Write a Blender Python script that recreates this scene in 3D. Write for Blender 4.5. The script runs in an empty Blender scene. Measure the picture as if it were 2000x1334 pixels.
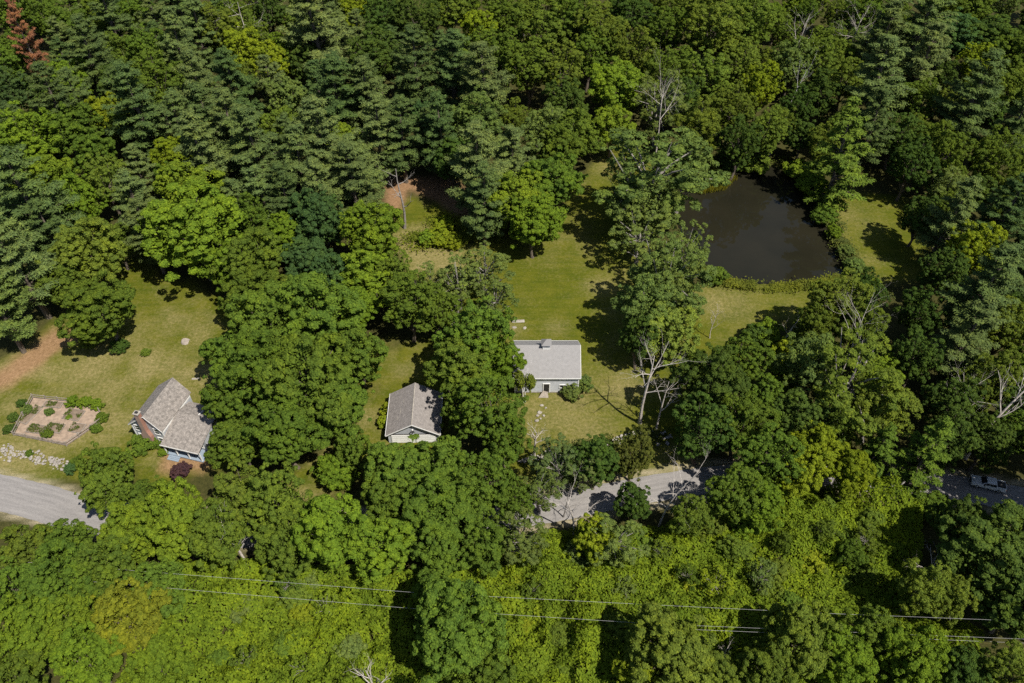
import bpy, math, random
import numpy as np
from mathutils import Vector, Matrix

# ------------------------------------------------------------------ camera, sky, sun, exposure
SC = bpy.context.scene
COL = SC.collection
CAM_H, PITCH = 113.0, math.radians(45)
FPX = 28.0 / 36.0 * 2000.0                      # focal length in photo pixels
cam_d = bpy.data.cameras.new("camera"); cam_d.lens = 28.0; cam_d.sensor_width = 36.0
cam_d.clip_start = 0.5; cam_d.clip_end = 6000
cam = bpy.data.objects.new("camera", cam_d); COL.objects.link(cam)
cam.location = (0, 0, CAM_H); cam.rotation_euler = (math.pi / 2 - PITCH, 0, 0)
SC.camera = cam

SUN_EL, SUN_AZ = math.radians(57), math.radians(133)     # azimuth clockwise from +Y
w = bpy.data.worlds.new("World"); SC.world = w; w.use_nodes = True
wn = w.node_tree; bg = wn.nodes["Background"]
sky = wn.nodes.new("ShaderNodeTexSky"); sky.sky_type = 'NISHITA'; sky.sun_disc = False
sky.sun_elevation = SUN_EL; sky.sun_rotation = SUN_AZ; sky.altitude = 200
wn.links.new(sky.outputs[0], bg.inputs[0]); bg.inputs[1].default_value = 0.07
sun_d = bpy.data.lights.new("sun", 'SUN'); sun_d.energy = 4.8; sun_d.angle = math.radians(0.5); sun_d.color = (1.0, 0.94, 0.84)
sun = bpy.data.objects.new("sun", sun_d); COL.objects.link(sun)
sdir = Vector((math.sin(SUN_AZ) * math.cos(SUN_EL), math.cos(SUN_AZ) * math.cos(SUN_EL), math.sin(SUN_EL)))
sun.rotation_euler = sdir.to_track_quat('Z', 'Y').to_euler(); sun.location = (60, -60, 150)
SC.view_settings.view_transform = 'Standard'; SC.view_settings.look = 'None'
SC.view_settings.exposure = 0.55; SC.view_settings.gamma = 1.0
cy = SC.cycles
cy.max_bounces = 5; cy.diffuse_bounces = 2; cy.glossy_bounces = 2; cy.transmission_bounces = 3; cy.transparent_max_bounces = 4
cy.use_denoising = False; cy.use_adaptive_sampling = True; cy.adaptive_threshold = 0.02
cy.caustics_reflective = False; cy.caustics_refractive = False

# ------------------------------------------------------------------ helpers
def at(px, py, z=0.0):
    """point of the place at height z that the photo pixel looks at"""
    a = (px - 1000) / FPX; b = (667 - py) / FPX
    d = (a, math.cos(PITCH) + b * math.sin(PITCH), -math.sin(PITCH) + b * math.cos(PITCH))
    t = (z - CAM_H) / d[2]
    return Vector((d[0] * t, d[1] * t, z))

def proj(x, y, z):
    v = y, z - CAM_H
    dep = v[0] * math.cos(PITCH) - v[1] * math.sin(PITCH)
    u = v[0] * math.sin(PITCH) + v[1] * math.cos(PITCH)
    return 1000 + FPX * x / dep, 667 - FPX * u / dep, dep

def tag(o, label=None, cat=None, group=None, kind=None):
    if label: o["label"] = label
    if cat: o["category"] = cat
    if group: o["group"] = group
    if kind: o["kind"] = kind
    return o

def link(name, data, parent=None, mat=None):
    o = bpy.data.objects.new(name, data); COL.objects.link(o)
    if parent is not None: o.parent = parent
    if mat is not None and data is not None and len(data.materials) == 0: data.materials.append(mat)
    return o

def empty(name, loc=(0, 0, 0), rz=0.0):
    o = bpy.data.objects.new(name, None); COL.objects.link(o)
    o.location = loc; o.rotation_euler = (0, 0, rz); o.empty_display_size = 0.5
    return o

def mesh_np(name, V, Fq, mat=None, smooth=False):
    """mesh from an (n,3) array and an (m,k) face array"""
    V = np.asarray(V, np.float32); Fq = np.asarray(Fq, np.int32)
    me = bpy.data.meshes.new(name); k = Fq.shape[1]
    me.vertices.add(len(V)); me.vertices.foreach_set("co", V.ravel())
    me.loops.add(Fq.size); me.loops.foreach_set("vertex_index", Fq.ravel())
    me.polygons.add(len(Fq)); me.polygons.foreach_set("loop_start", np.arange(0, Fq.size, k, dtype=np.int32))
    me.update(calc_edges=True)
    if smooth: me.polygons.foreach_set("use_smooth", np.ones(len(Fq), bool))
    if mat: me.materials.append(mat)
    return me

class MB:
    """collects boxes, slabs and tubes for one mesh"""
    def __init__(s): s.v = []; s.f = []; s.uv = {}
    def add(s, vs, fs):
        b = len(s.v); s.v += [tuple(v) for v in vs]; s.f += [tuple(i + b for i in f) for f in fs]
    def box(s, c, d, rz=0.0, tilt=None):
        cx, cyy, cz = c; x, y, z = d[0] / 2, d[1] / 2, d[2] / 2
        M = Matrix.Rotation(rz, 3, 'Z')
        if tilt is not None: M = M @ Matrix.Rotation(tilt[0], 3, 'X') @ Matrix.Rotation(tilt[1], 3, 'Y')
        P = [M @ Vector(p) + Vector(c) for p in ((-x, -y, -z), (x, -y, -z), (x, y, -z), (-x, y, -z), (-x, -y, z), (x, -y, z), (x, y, z), (-x, y, z))]
        s.add(P, [(0, 3, 2, 1), (4, 5, 6, 7), (0, 1, 5, 4), (1, 2, 6, 5), (2, 3, 7, 6), (3, 0, 4, 7)])
        return s
    def slab(s, q, t):
        """q: four corners (counter clockwise seen from outside), t thickness inwards; uv in metres"""
        q = [Vector(p) for p in q]; n = (q[1] - q[0]).cross(q[3] - q[0]).normalized()
        b = len(s.v); s.add(q + [p - n * t for p in q], [(0, 1, 2, 3), (7, 6, 5, 4), (0, 4, 5, 1), (1, 5, 6, 2), (2, 6, 7, 3), (3, 7, 4, 0)])
        return s
    def prism(s, prof, axis_vec):
        """closed profile (list of 3D points) swept along axis_vec"""
        n = len(prof); a = Vector(axis_vec); P = [Vector(p) for p in prof]
        s.add(P + [p + a for p in P], [tuple(range(n - 1, -1, -1)), tuple(range(n, 2 * n))] + [(i, (i + 1) % n, n + (i + 1) % n, n + i) for i in range(n)])
        return s
    def tube(s, pts, rad, n=6, cap=True):
        pts = [Vector(p) for p in pts]; b = len(s.v)
        for i, p in enumerate(pts):
            d = (pts[min(i + 1, len(pts) - 1)] - pts[max(i - 1, 0)]).normalized()
            x = d.orthogonal().normalized(); y = d.cross(x)
            for k in range(n):
                a = 2 * math.pi * k / n
                s.v.append(tuple(p + (x * math.cos(a) + y * math.sin(a)) * rad[i]))
        for i in range(len(pts) - 1):
            for k in range(n):
                s.f.append((b + i * n + k, b + i * n + (k + 1) % n, b + (i + 1) * n + (k + 1) % n, b + (i + 1) * n + k))
        if cap:
            s.f.append(tuple(b + k for k in range(n - 1, -1, -1))); e = b + (len(pts) - 1) * n
            s.f.append(tuple(e + k for k in range(n)))
        return s
    def mesh(s, name, mat=None, smooth=False):
        me = bpy.data.meshes.new(name); me.from_pydata(s.v, [], s.f); me.update()
        if mat: me.materials.append(mat)
        if smooth:
            for p in me.polygons: p.use_smooth = True
        return me
    def build(s, name, mat=None, parent=None, smooth=False):
        return link(name, s.mesh(name, mat, smooth), parent)

def inside(px, py, poly):
    r = False; j = len(poly) - 1
    for i in range(len(poly)):
        xi, yi = poly[i]; xj, yj = poly[j]
        if (yi > py) != (yj > py) and px < (xj - xi) * (py - yi) / (yj - yi) + xi: r = not r
        j = i
    return r

def poly_sd(X, Y, poly):
    """signed distance arrays (negative inside)"""
    d = np.full(X.shape, 1e9); ins = np.zeros(X.shape, bool); n = len(poly)
    for i in range(n):
        x1, y1 = poly[i][:2]; x2, y2 = poly[(i + 1) % n][:2]
        ex, ey = x2 - x1, y2 - y1
        t = np.clip(((X - x1) * ex + (Y - y1) * ey) / (ex * ex + ey * ey + 1e-9), 0, 1)
        d = np.minimum(d, np.hypot(X - x1 - t * ex, Y - y1 - t * ey))
        c = ((y1 > Y) != (y2 > Y)) & (X < (x2 - x1) * (Y - y1) / (y2 - y1 + 1e-12) + x1)
        ins ^= c
    return np.where(ins, -d, d)

def line_d(X, Y, pts):
    d = np.full(X.shape, 1e9)
    for i in range(len(pts) - 1):
        x1, y1 = pts[i][:2]; x2, y2 = pts[i + 1][:2]; ex, ey = x2 - x1, y2 - y1
        t = np.clip(((X - x1) * ex + (Y - y1) * ey) / (ex * ex + ey * ey + 1e-9), 0, 1)
        d = np.minimum(d, np.hypot(X - x1 - t * ex, Y - y1 - t * ey))
    return d

_nr = np.random.default_rng(5)
_lat = _nr.random((256, 256))
def vnoise(X, Y, s):
    """value noise 0..1 with feature size s metres"""
    u = np.asarray(X) / s + 1000.0; v = np.asarray(Y) / s + 1000.0
    i = np.floor(u).astype(int); j = np.floor(v).astype(int); fu = u - i; fv = v - j
    fu = fu * fu * (3 - 2 * fu); fv = fv * fv * (3 - 2 * fv)
    g = lambda a, b: _lat[a % 256, b % 256]
    return (g(i, j) * (1 - fu) + g(i + 1, j) * fu) * (1 - fv) + (g(i, j + 1) * (1 - fu) + g(i + 1, j + 1) * fu) * fv

# ------------------------------------------------------------------ materials
def new_mat(name):
    m = bpy.data.materials.new(name); m.use_nodes = True
    nt = m.node_tree; return m, nt, nt.nodes["Principled BSDF"], nt.nodes["Material Output"]

def ramp(nt, src, stops):
    r = nt.nodes.new("ShaderNodeValToRGB")
    while len(r.color_ramp.elements) < len(stops): r.color_ramp.elements.new(0.5)
    for e, (p, c) in zip(r.color_ramp.elements, stops): e.position = p; e.color = (*c, 1)
    nt.links.new(src, r.inputs[0]); return r.outputs[0]

def noise(nt, scale, detail=4, rough=0.6, vec=None):
    n = nt.nodes.new("ShaderNodeTexNoise"); n.inputs["Scale"].default_value = scale
    n.inputs["Detail"].default_value = detail; n.inputs["Roughness"].default_value = rough
    if vec is not None: nt.links.new(vec, n.inputs["Vector"])
    return n.outputs["Fac"]

def mix(nt, fac, a, b, mode='MIX'):
    m = nt.nodes.new("ShaderNodeMix"); m.data_type = 'RGBA'; m.blend_type = mode
    for sock, v in ((0, fac), (6, a), (7, b)):
        if isinstance(v, (int, float)): m.inputs[sock].default_value = v
        elif isinstance(v, tuple): m.inputs[sock].default_value = (*v, 1)
        else: nt.links.new(v, m.inputs[sock])
    return m.outputs[2]

def coords(nt, kind="Object", scale=None):
    c = nt.nodes.new("ShaderNodeTexCoord").outputs[kind]
    if scale:
        mp = nt.nodes.new("ShaderNodeMapping"); mp.inputs["Scale"].default_value = scale
        nt.links.new(c, mp.inputs[0]); c = mp.outputs[0]
    return c

def bump(nt, b, h, strength=0.4, dist=0.05):
    n = nt.nodes.new("ShaderNodeBump"); n.inputs["Strength"].default_value = strength; n.inputs["Distance"].default_value = dist
    nt.links.new(h, n.inputs["Height"]); nt.links.new(n.outputs[0], b.inputs["Normal"])

def plain(name, col, rough=0.7, var=0.25, scale=3.0, metal=0.0):
    m, nt, b, o = new_mat(name)
    f = noise(nt, scale, 5, 0.6, coords(nt))
    c = ramp(nt, f, [(0.3, tuple(x * (1 - var) for x in col)), (0.7, tuple(min(1, x * (1 + var)) for x in col))])
    nt.links.new(c, b.inputs["Base Color"]); b.inputs["Roughness"].default_value = rough; b.inputs["Metallic"].default_value = metal
    return m

def leaf_mat(name, trans=0.35, hue_scale=0.35, spread=0.4):
    m, nt, b, o = new_mat(name); nt.nodes.remove(b)
    oi = nt.nodes.new("ShaderNodeObjectInfo"); ge = nt.nodes.new("ShaderNodeNewGeometry")
    f = noise(nt, hue_scale, 3, 0.6, coords(nt))
    v = ramp(nt, f, [(0.25, (1 - spread, 1 - spread * 0.8, 1 - spread * 0.3)), (0.5, (1, 1, 1)), (0.75, (1 + spread * 0.7, 1 + spread * 0.5, 0.8))])
    c1 = mix(nt, 1.0, oi.outputs["Color"], v, 'MULTIPLY')
    r = ramp(nt, ge.outputs["Random Per Island"], [(0.0, (0.72, 0.76, 0.8)), (0.6, (1, 1, 1)), (1.0, (1.35, 1.25, 1.0))])
    c = mix(nt, 1.0, c1, r, 'MULTIPLY')
    d = nt.nodes.new("ShaderNodeBsdfDiffuse"); t = nt.nodes.new("ShaderNodeBsdfTranslucent")
    nt.links.new(c, d.inputs[0])
    ct = mix(nt, 1.0, c, (1.25, 1.15, 0.5), 'MULTIPLY'); nt.links.new(ct, t.inputs[0])
    m1 = nt.nodes.new("ShaderNodeMixShader"); m1.inputs[0].default_value = trans
    nt.links.new(d.outputs[0], m1.inputs[1]); nt.links.new(t.outputs[0], m1.inputs[2])
    nt.links.new(m1.outputs[0], o.inputs[0])
    return m

def roof_mat(name, c1, c2, c3, pale=0.0, axis_scale=(1, 1, 1)):
    m, nt, b, o = new_mat(name)
    uv = coords(nt, "UV")
    br = nt.nodes.new("ShaderNodeTexBrick"); nt.links.new(uv, br.inputs["Vector"])
    br.inputs["Scale"].default_value = 1.0; br.inputs["Brick Width"].default_value = 0.34; br.inputs["Row Height"].default_value = 0.2
    br.inputs["Mortar Size"].default_value = 0.012; br.inputs["Bias"].default_value = 0.0
    br.inputs["Color1"].default_value = (*c1, 1); br.inputs["Color2"].default_value = (*c2, 1); br.inputs["Mortar"].default_value = (*c3, 1)
    f = noise(nt, 1.7, 6, 0.7, uv)
    blot = ramp(nt, f, [(0.3, (1 - .9 * pale - .04,) * 3), (0.52, (1, 1, 1)), (0.72, (1.0 + pale, 1.0 + pale, 1.0 + pale))])
    c = mix(nt, 1.0, br.outputs[0], blot, 'MULTIPLY')
    nt.links.new(c, b.inputs["Base Color"]); b.inputs["Roughness"].default_value = 0.9
    bump(nt, b, br.outputs["Fac"], 0.5, -0.02)
    return m

def siding_mat(name, col, step=0.12):
    m, nt, b, o = new_mat(name)
    wv = nt.nodes.new("ShaderNodeTexWave"); wv.bands_direction = 'Z'; wv.wave_profile = 'SAW'
    wv.inputs["Scale"].default_value = 0.314 / step / 2; nt.links.new(coords(nt), wv.inputs["Vector"])
    f = noise(nt, 1.2, 4, 0.6, coords(nt))
    c = ramp(nt, f, [(0.3, tuple(x * 0.88 for x in col)), (0.7, tuple(x * 1.08 for x in col))])
    nt.links.new(c, b.inputs["Base Color"]); b.inputs["Roughness"].default_value = 0.7
    bump(nt, b, wv.outputs["Fac"], 0.6, 0.02)
    return m

M = {}
M['leaf'] = leaf_mat("broad_leaf", 0.3, 0.33, 0.3)
M['leaf_fine'] = leaf_mat("fine_leaf", 0.3, 0.3, 0.3)
M['needle'] = leaf_mat("pine_needle", 0.15, 0.3, 0.25)
M['vine'] = leaf_mat("thicket_leaf", 0.35, 0.16, 0.36)
M['reed'] = leaf_mat("reed_blade", 0.3, 0.4, 0.3)
M['bark'] = plain("bark_brown", (0.10, 0.08, 0.06), 0.9, 0.45, 2.5)
M['bark_grey'] = plain("bark_grey", (0.22, 0.2, 0.18), 0.9, 0.4, 2.5)
M['deadwood'] = plain("bleached_dead_wood", (0.40, 0.36, 0.32), 0.85, 0.35, 2.0)
M['birch'] = plain("birch_bark", (0.55, 0.53, 0.5), 0.8, 0.35, 3.0)
M['white'] = plain("white_paint", (0.68, 0.68, 0.66), 0.6, 0.06, 1.0)
M['glass'] = plain("window_glass", (0.02, 0.023, 0.028), 0.08, 0.1)
M['dark'] = plain("dark_opening", (0.02, 0.018, 0.016), 0.8, 0.2)
M['siding_grey'] = siding_mat("grey_clapboard", (0.38, 0.40, 0.43))
M['siding_barn'] = siding_mat("pale_blue_grey_clapboard", (0.50, 0.52, 0.55))
M['roof_house'] = roof_mat("weathered_cedar_shingles", (0.275, 0.246, 0.222), (0.205, 0.185, 0.168), (0.095, 0.087, 0.079), 0.5)
M['roof_barn'] = roof_mat("pale_grey_asphalt_shingles", (0.255, 0.247, 0.244), (0.24, 0.233, 0.23), (0.205, 0.2, 0.197), 0.1)
M['roof_garage'] = roof_mat("grey_brown_shingles", (0.255, 0.232, 0.218), (0.20, 0.182, 0.172), (0.13, 0.118, 0.11), 0.25)
M['porch_paint'] = plain("blue_grey_porch_paint", (0.22, 0.27, 0.33), 0.5, 0.1)
M['stone'] = plain("field_stone", (0.26, 0.235, 0.21), 0.9, 0.35, 1.2)
M['stone_pale'] = plain("pale_field_stone", (0.29, 0.265, 0.23), 0.9, 0.3, 1.2)
M['wood'] = plain("weathered_timber", (0.25, 0.215, 0.18), 0.85, 0.3, 3)
M['soil'] = plain("dry_garden_soil", (0.27, 0.2, 0.145), 0.95, 0.3, 1.5)
M['bedsoil'] = plain("bed_soil", (0.16, 0.12, 0.085), 0.95, 0.35, 2.0)
M['wire'] = plain("power_cable", (0.36, 0.36, 0.36), 0.5, 0.05)
M['truck'] = plain("white_truck_paint", (0.62, 0.64, 0.66), 0.25, 0.04, 0.5)
M['black'] = plain("black_rubber", (0.02, 0.02, 0.02), 0.7, 0.2)
M['chrome'] = plain("bright_metal", (0.6, 0.6, 0.6), 0.25, 0.05, 1, 0.9)
M['lens'] = plain("lamp_lens", (0.6, 0.6, 0.58), 0.15, 0.05)
M['red_lens'] = plain("tail_lamp_lens", (0.35, 0.02, 0.02), 0.2, 0.05)

def brick_mat():
    m, nt, b, o = new_mat("red_chimney_brick")
    br = nt.nodes.new("ShaderNodeTexBrick"); nt.links.new(coords(nt), br.inputs["Vector"])
    br.inputs["Scale"].default_value = 4.0
    br.inputs["Color1"].default_value = (0.30, 0.13, 0.085, 1); br.inputs["Color2"].default_value = (0.23, 0.1, 0.07, 1); br.inputs["Mortar"].default_value = (0.3, 0.26, 0.22, 1)
    f = noise(nt, 1.0, 4, 0.6, coords(nt)); c = mix(nt, 0.5, br.outputs[0], ramp(nt, f, [(0.3, (0.2, 0.09, 0.065)), (0.7, (0.36, 0.2, 0.14))]))
    nt.links.new(c, b.inputs["Base Color"]); b.inputs["Roughness"].default_value = 0.9; return m
M['brick'] = brick_mat()

def water_mat():
    m, nt, b, o = new_mat("pond_water")
    f = noise(nt, 0.05, 4, 0.6, coords(nt))
    nt.links.new(ramp(nt, f, [(0.35, (0.0125, 0.0122, 0.0075)), (0.65, (0.018, 0.0165, 0.010))]), b.inputs["Base Color"])
    b.inputs["Roughness"].default_value = 0.015; b.inputs["IOR"].default_value = 1.33
    bump(nt, b, noise(nt, 1.6, 3, 0.5, coords(nt)), 0.04, 0.02); return m
M['water'] = water_mat()

def road_mat():
    m, nt, b, o = new_mat("worn_grey_asphalt")
    uv = coords(nt, "UV", (1, 0.06, 1))
    f = noise(nt, 2.2, 5, 0.6, uv); g = noise(nt, 6.0, 4, 0.7, coords(nt))
    c1 = ramp(nt, f, [(0.32, (0.135, 0.127, 0.122)), (0.5, (0.205, 0.192, 0.184)), (0.66, (0.27, 0.253, 0.24))])
    c = mix(nt, 0.5, c1, ramp(nt, g, [(0.3, (0.12, 0.115, 0.11)), (0.7, (0.30, 0.283, 0.27))]))
    nt.links.new(c, b.inputs["Base Color"]); b.inputs["Roughness"].default_value = 0.9; return m
M['road'] = road_mat()

# ------------------------------------------------------------------ plan of the clearings (read off the photo, stored as ground points)
LAWN_PX = [
    [(-60, 745), (60, 690), (110, 640), (200, 520), (235, 480), (262, 500), (300, 560), (440, 590), (470, 700), (440, 900), (330, 930), (250, 900), (170, 940), (-60, 935)],
    [(560, 950), (700, 800), (730, 700), (850, 660), (880, 770), (860, 880), (760, 900), (640, 930)],
    [(770, 440), (800, 390), (870, 400), (1000, 480), (1090, 440), (1150, 310), (1200, 290), (1300, 350), (1250, 480), (1290, 600), (1320, 700), (1330, 860), (1390, 890), (1390, 935), (1250, 940), (1080, 985), (980, 950), (960, 860), (940, 600), (780, 560)],
    [(1290, 720), (1290, 620), (1360, 545), (1640, 562), (1600, 600), (1480, 650), (1400, 700)],
    [(1600, 400), (1640, 370), (1760, 380), (1800, 450), (1790, 540), (1700, 560), (1640, 470)],
]
LAWNS = [[tuple(at(*p)[:2]) for p in L] for L in LAWN_PX]
POND_PX = [(1360, 330), (1430, 322), (1500, 318), (1550, 338), (1592, 390), (1620, 440), (1648, 505), (1655, 540), (1600, 552), (1480, 556), (1400, 535), (1350, 500), (1320, 440), (1325, 370)]
POND = [tuple(at(*p)[:2]) for p in POND_PX]
ROAD_C = [at(*p) for p in ((-700, 880), (-200, 925), (0, 962), (80, 981), (165, 1004), (330, 1028), (520, 1036), (760, 1030), (950, 1012), (1090, 990), (1200, 968), (1300, 950), (1420, 934), (1560, 930), (1700, 936), (1800, 944), (1900, 958), (2050, 985), (2500, 1060))]
NEEDLE_PX = [[(-40, 765), (20, 712), (60, 682), (105, 645), (150, 640), (150, 668), (100, 702), (50, 738), (0, 762)],
             [(750, 345), (860, 345), (960, 390), (940, 440), (860, 395), (800, 372), (783, 400), (770, 430)],
             [(330, 870), (400, 890), (400, 920), (330, 905)]]
NEEDLES = [[tuple(at(*p)[:2]) for p in L] for L in NEEDLE_PX]

# ------------------------------------------------------------------ ground
def smooth(a, b, x): t = np.clip((x - a) / (b - a), 0, 1); return t * t * (3 - 2 * t)
gx = np.concatenate([[-4000, -1500, -700, -350, -240], np.arange(-195, 195.1, 1.1), [240, 350, 700, 1500, 4000]])
gy = np.concatenate([[-3000, -1000, -300, -60, 10], np.arange(36, 300.1, 1.1), [340, 420, 600, 1200, 4500]])
GX, GY = np.meshgrid(gx, gy)
sd_pond = poly_sd(GX, GY, POND)
sd_lawn = np.min([poly_sd(GX, GY, L) for L in LAWNS], axis=0)
sd_need = np.min([poly_sd(GX, GY, L) for L in NEEDLES], axis=0)
d_road = line_d(GX, GY, ROAD_C)
GZ = 0.22 * (vnoise(GX, GY, 9) - 0.5) + 0.12 * (vnoise(GX, GY, 3.3) - 0.5)
GZ = GZ * smooth(3.2, 6, d_road)
GZ = np.where(sd_pond < 4, GZ * smooth(0, 4, sd_pond) - 1.6 * smooth(0.6, -3.5, sd_pond), GZ)
GZ[(np.abs(GX) > 196) | (GY > 302) | (GY < 35)] = 0
jit = (vnoise(GX, GY, 5) - 0.5) * 6 + (vnoise(GX, GY, 1.7) - 0.5) * 2.5
w_lawn = smooth(3.0, -0.5, sd_lawn + jit)
w_need = .85 * smooth(1.8, -1.2, sd_need + jit * 0.5)
w_dry = np.clip(vnoise(GX, GY, 13) * 0.9 + vnoise(GX, GY, 4.2) * 0.9 + .5 * vnoise(GX, GY, 1.8) - 0.92, 0, 1)
w_dry = w_dry * (1 - 0.62 * smooth(-25, -5, GX))
hx, hy = at(230, 700)[:2]
w_dry = np.clip(w_dry + 0.2 * np.exp(-((GX - hx) ** 2 + (GY - hy) ** 2) / 350.0), 0, 1)
for px, py, s, a in ((1085, 640, 2, .5), (1170, 560, 2.5, .6), (1110, 770, 3, .6), (1215, 760, 3, .6), (1150, 845, 5, .5), (1400, 590, 4, .7), (1180, 330, 3, .5), (1120, 360, 2.5, .6), (1650, 420, 5, .35), (1030, 800, 4, .4), (800, 470, 3, .9), (840, 500, 4, .5), (1360, 900, 3, .6), (60, 880, 5, .6), (880, 520, 5, .5), (1000, 640, 2, .7)):
    q = at(px, py); w_dry = np.clip(w_dry + a * np.exp(-((GX - q.x) ** 2 + (GY - q.y) ** 2) / (2 * s * s)), 0, 1)
w_edge = np.exp(-((d_road - 3.3) / 0.6) ** 2)
me = mesh_np("ground", np.stack([GX, GY, GZ], -1).reshape(-1, 3),
             (lambda nx, ny: np.stack([(np.arange(ny - 1)[:, None] * nx + np.arange(nx - 1)[None]).ravel() + k for k in (0, 1, nx + 1, nx)], 1))(len(gx), len(gy)), None, True)
ca = me.color_attributes.new("cover", 'FLOAT_COLOR', 'POINT')
ca.data.foreach_set("color", np.stack([w_lawn, w_dry, np.maximum(w_need, 0), np.clip(w_edge, 0, 1)], -1).astype(np.float32).ravel())

def ground_mat():
    m, nt, b, o = new_mat("lawn_and_forest_floor")
    at_ = nt.nodes.new("ShaderNodeAttribute"); at_.attribute_name = "cover"
    sp = nt.nodes.new("ShaderNodeSeparateColor"); nt.links.new(at_.outputs["Color"], sp.inputs[0])
    oc = coords(nt)
    f1 = noise(nt, 0.22, 6, 0.65, oc); f2 = noise(nt, 1.6, 6, 0.7, oc); f3 = noise(nt, 5.0, 4, 0.7, oc)
    mow = noise(nt, 0.5, 3, 0.5, coords(nt, "Object", (0.25, 2.2, 1)))
    lush = ramp(nt, f1, [(0.34, (0.044, 0.066, 0.004)), (0.5, (0.076, 0.088, 0.006)), (0.66, (0.118, 0.114, 0.013))])
    lush = mix(nt, 0.5, lush, ramp(nt, mow, [(0.3, (0.052, 0.070, 0.005)), (0.7, (0.108, 0.110, 0.010))]))
    dry = ramp(nt, f2, [(0.3, (0.125, 0.118, 0.034)), (0.7, (0.25, 0.205, 0.09))])
    fl = nt.nodes.new("ShaderNodeMath"); fl.operation = 'MULTIPLY_ADD'; nt.links.new(f2, fl.inputs[0]); fl.inputs[1].default_value = 1.3; fl.inputs[2].default_value = -0.68
    ad = nt.nodes.new("ShaderNodeMath"); ad.operation = 'ADD'; ad.use_clamp = True; nt.links.new(fl.outputs[0], ad.inputs[0]); nt.links.new(sp.outputs[1], ad.inputs[1])
    grass = mix(nt, ad.outputs[0], lush, dry)
    floor = ramp(nt, f2, [(0.3, (0.03, 0.03, 0.010)), (0.55, (0.05, 0.05, 0.014)), (0.75, (0.09, 0.065, 0.03))])
    need = ramp(nt, f2, [(0.3, (0.17, 0.095, 0.05)), (0.7, (0.33, 0.20, 0.115))])
    c = mix(nt, sp.outputs[0], floor, grass)
    c = mix(nt, sp.outputs[2], c, need)
    c = mix(nt, at_.outputs["Alpha"], c, ramp(nt, f3, [(0.3, (0.22, 0.19, 0.12)), (0.7, (0.36, 0.31, 0.21))]))
    c = mix(nt, 0.55, c, ramp(nt, f3, [(0.28, (0.35, 0.38, 0.38)), (0.5, (1, 1, 1)), (0.72, (1.5, 1.45, 1.4))]), 'MULTIPLY')
    nt.links.new(c, b.inputs["Base Color"]); b.inputs["Roughness"].default_value = 1.0
    b.inputs["Specular IOR Level"].default_value = 0.1
    bump(nt, b, f3, 0.7, 0.15); return m
me.materials.append(ground_mat())
tag(link("ground", me), kind="structure")

# pond
pm = MB(); pv = [Vector((x, y, -0.32)) for x, y in POND]
cen = sum(pv, Vector()) / len(pv)
pv2 = [cen + (p - cen) * 1.06 for p in pv]
bmv = bpy.data.meshes.new("pond_water"); bmv.from_pydata([tuple(p) for p in pv2], [], [tuple(range(len(pv2) - 1, -1, -1))])
if bmv.polygons[0].normal.z < 0: bmv.flip_normals()
bmv.materials.append(M['water'])
tag(link("pond_water", bmv), kind="structure")

# road
def ribbon(name, pts, width, z, mat):
    # resample with Catmull-Rom
    P = []
    for i in range(1, len(pts) - 2):
        for k in range(8):
            t = k / 8; p0, p1, p2, p3 = pts[i - 1], pts[i], pts[i + 1], pts[i + 2]
            P.append(0.5 * ((2 * p1) + (p2 - p0) * t + (2 * p0 - 5 * p1 + 4 * p2 - p3) * t * t + (3 * p1 - p0 - 3 * p2 + p3) * t ** 3))
    V = []; Fc = []; UV = []; s = 0
    for i, p in enumerate(P):
        d = (P[min(i + 1, len(P) - 1)] - P[max(i - 1, 0)]).normalized(); n = Vector((-d.y, d.x, 0))
        if i: s += (p - P[i - 1]).length
        for k in range(5):
            u = (k - 2) / 2; wob = 0.18 * (random.random() - 0.5) if k in (0, 4) else 0
            q = p + n * (u * width(p) / 2 + wob); V.append((q.x, q.y, z + 0.05 * (1 - u * u))); UV.append((u * 2.5, s))
    for i in range(len(P) - 1):
        for k in range(4): Fc.append((i * 5 + k, (i + 1) * 5 + k, (i + 1) * 5 + k + 1, i * 5 + k + 1))
    me = bpy.data.meshes.new(name); me.from_pydata(V, [], Fc)
    if me.polygons[0].normal.z < 0: me.flip_normals()
    uvl = me.uv_layers.new()
    for l in me.loops: uvl.data[l.index].uv = UV[l.vertex_index]
    me.materials.append(mat); return link(name, me)
random.seed(3)
road = ribbon("road", ROAD_C, lambda p: 6.6 if p.x < -40 else 5.4, 0.03, M['road'])
tag(road, kind="structure")

# ------------------------------------------------------------------ buildings
def slab_uv(parent, name, quads, t, mat):
    """roof planes of one slope set: each quad eaveL, eaveR, ridgeR, ridgeL; uv in metres"""
    me = bpy.data.meshes.new(name); V = []; Fc = []; UV = []
    for q in quads:
        q = [Vector(p) for p in q]; n = (q[1] - q[0]).cross(q[3] - q[0]).normalized()
        b = len(V); V += [tuple(p) for p in q] + [tuple(p - n * t) for p in q]
        ux = (q[1] - q[0]).normalized(); uy = n.cross(ux)
        uv = [((p - q[0]).dot(ux), (p - q[0]).dot(uy)) for p in q]; uv = uv + uv
        for f in ((0, 1, 2, 3), (7, 6, 5, 4), (0, 4, 5, 1), (1, 5, 6, 2), (2, 6, 7, 3), (3, 7, 4, 0)):
            Fc.append(tuple(b + i for i in f)); UV += [uv[i] for i in f]
    me.from_pydata(V, [], Fc); l = me.uv_layers.new()
    for i, u in enumerate(UV): l.data[i].uv = u
    me.materials.append(mat); return link(name, me, parent)

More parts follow.
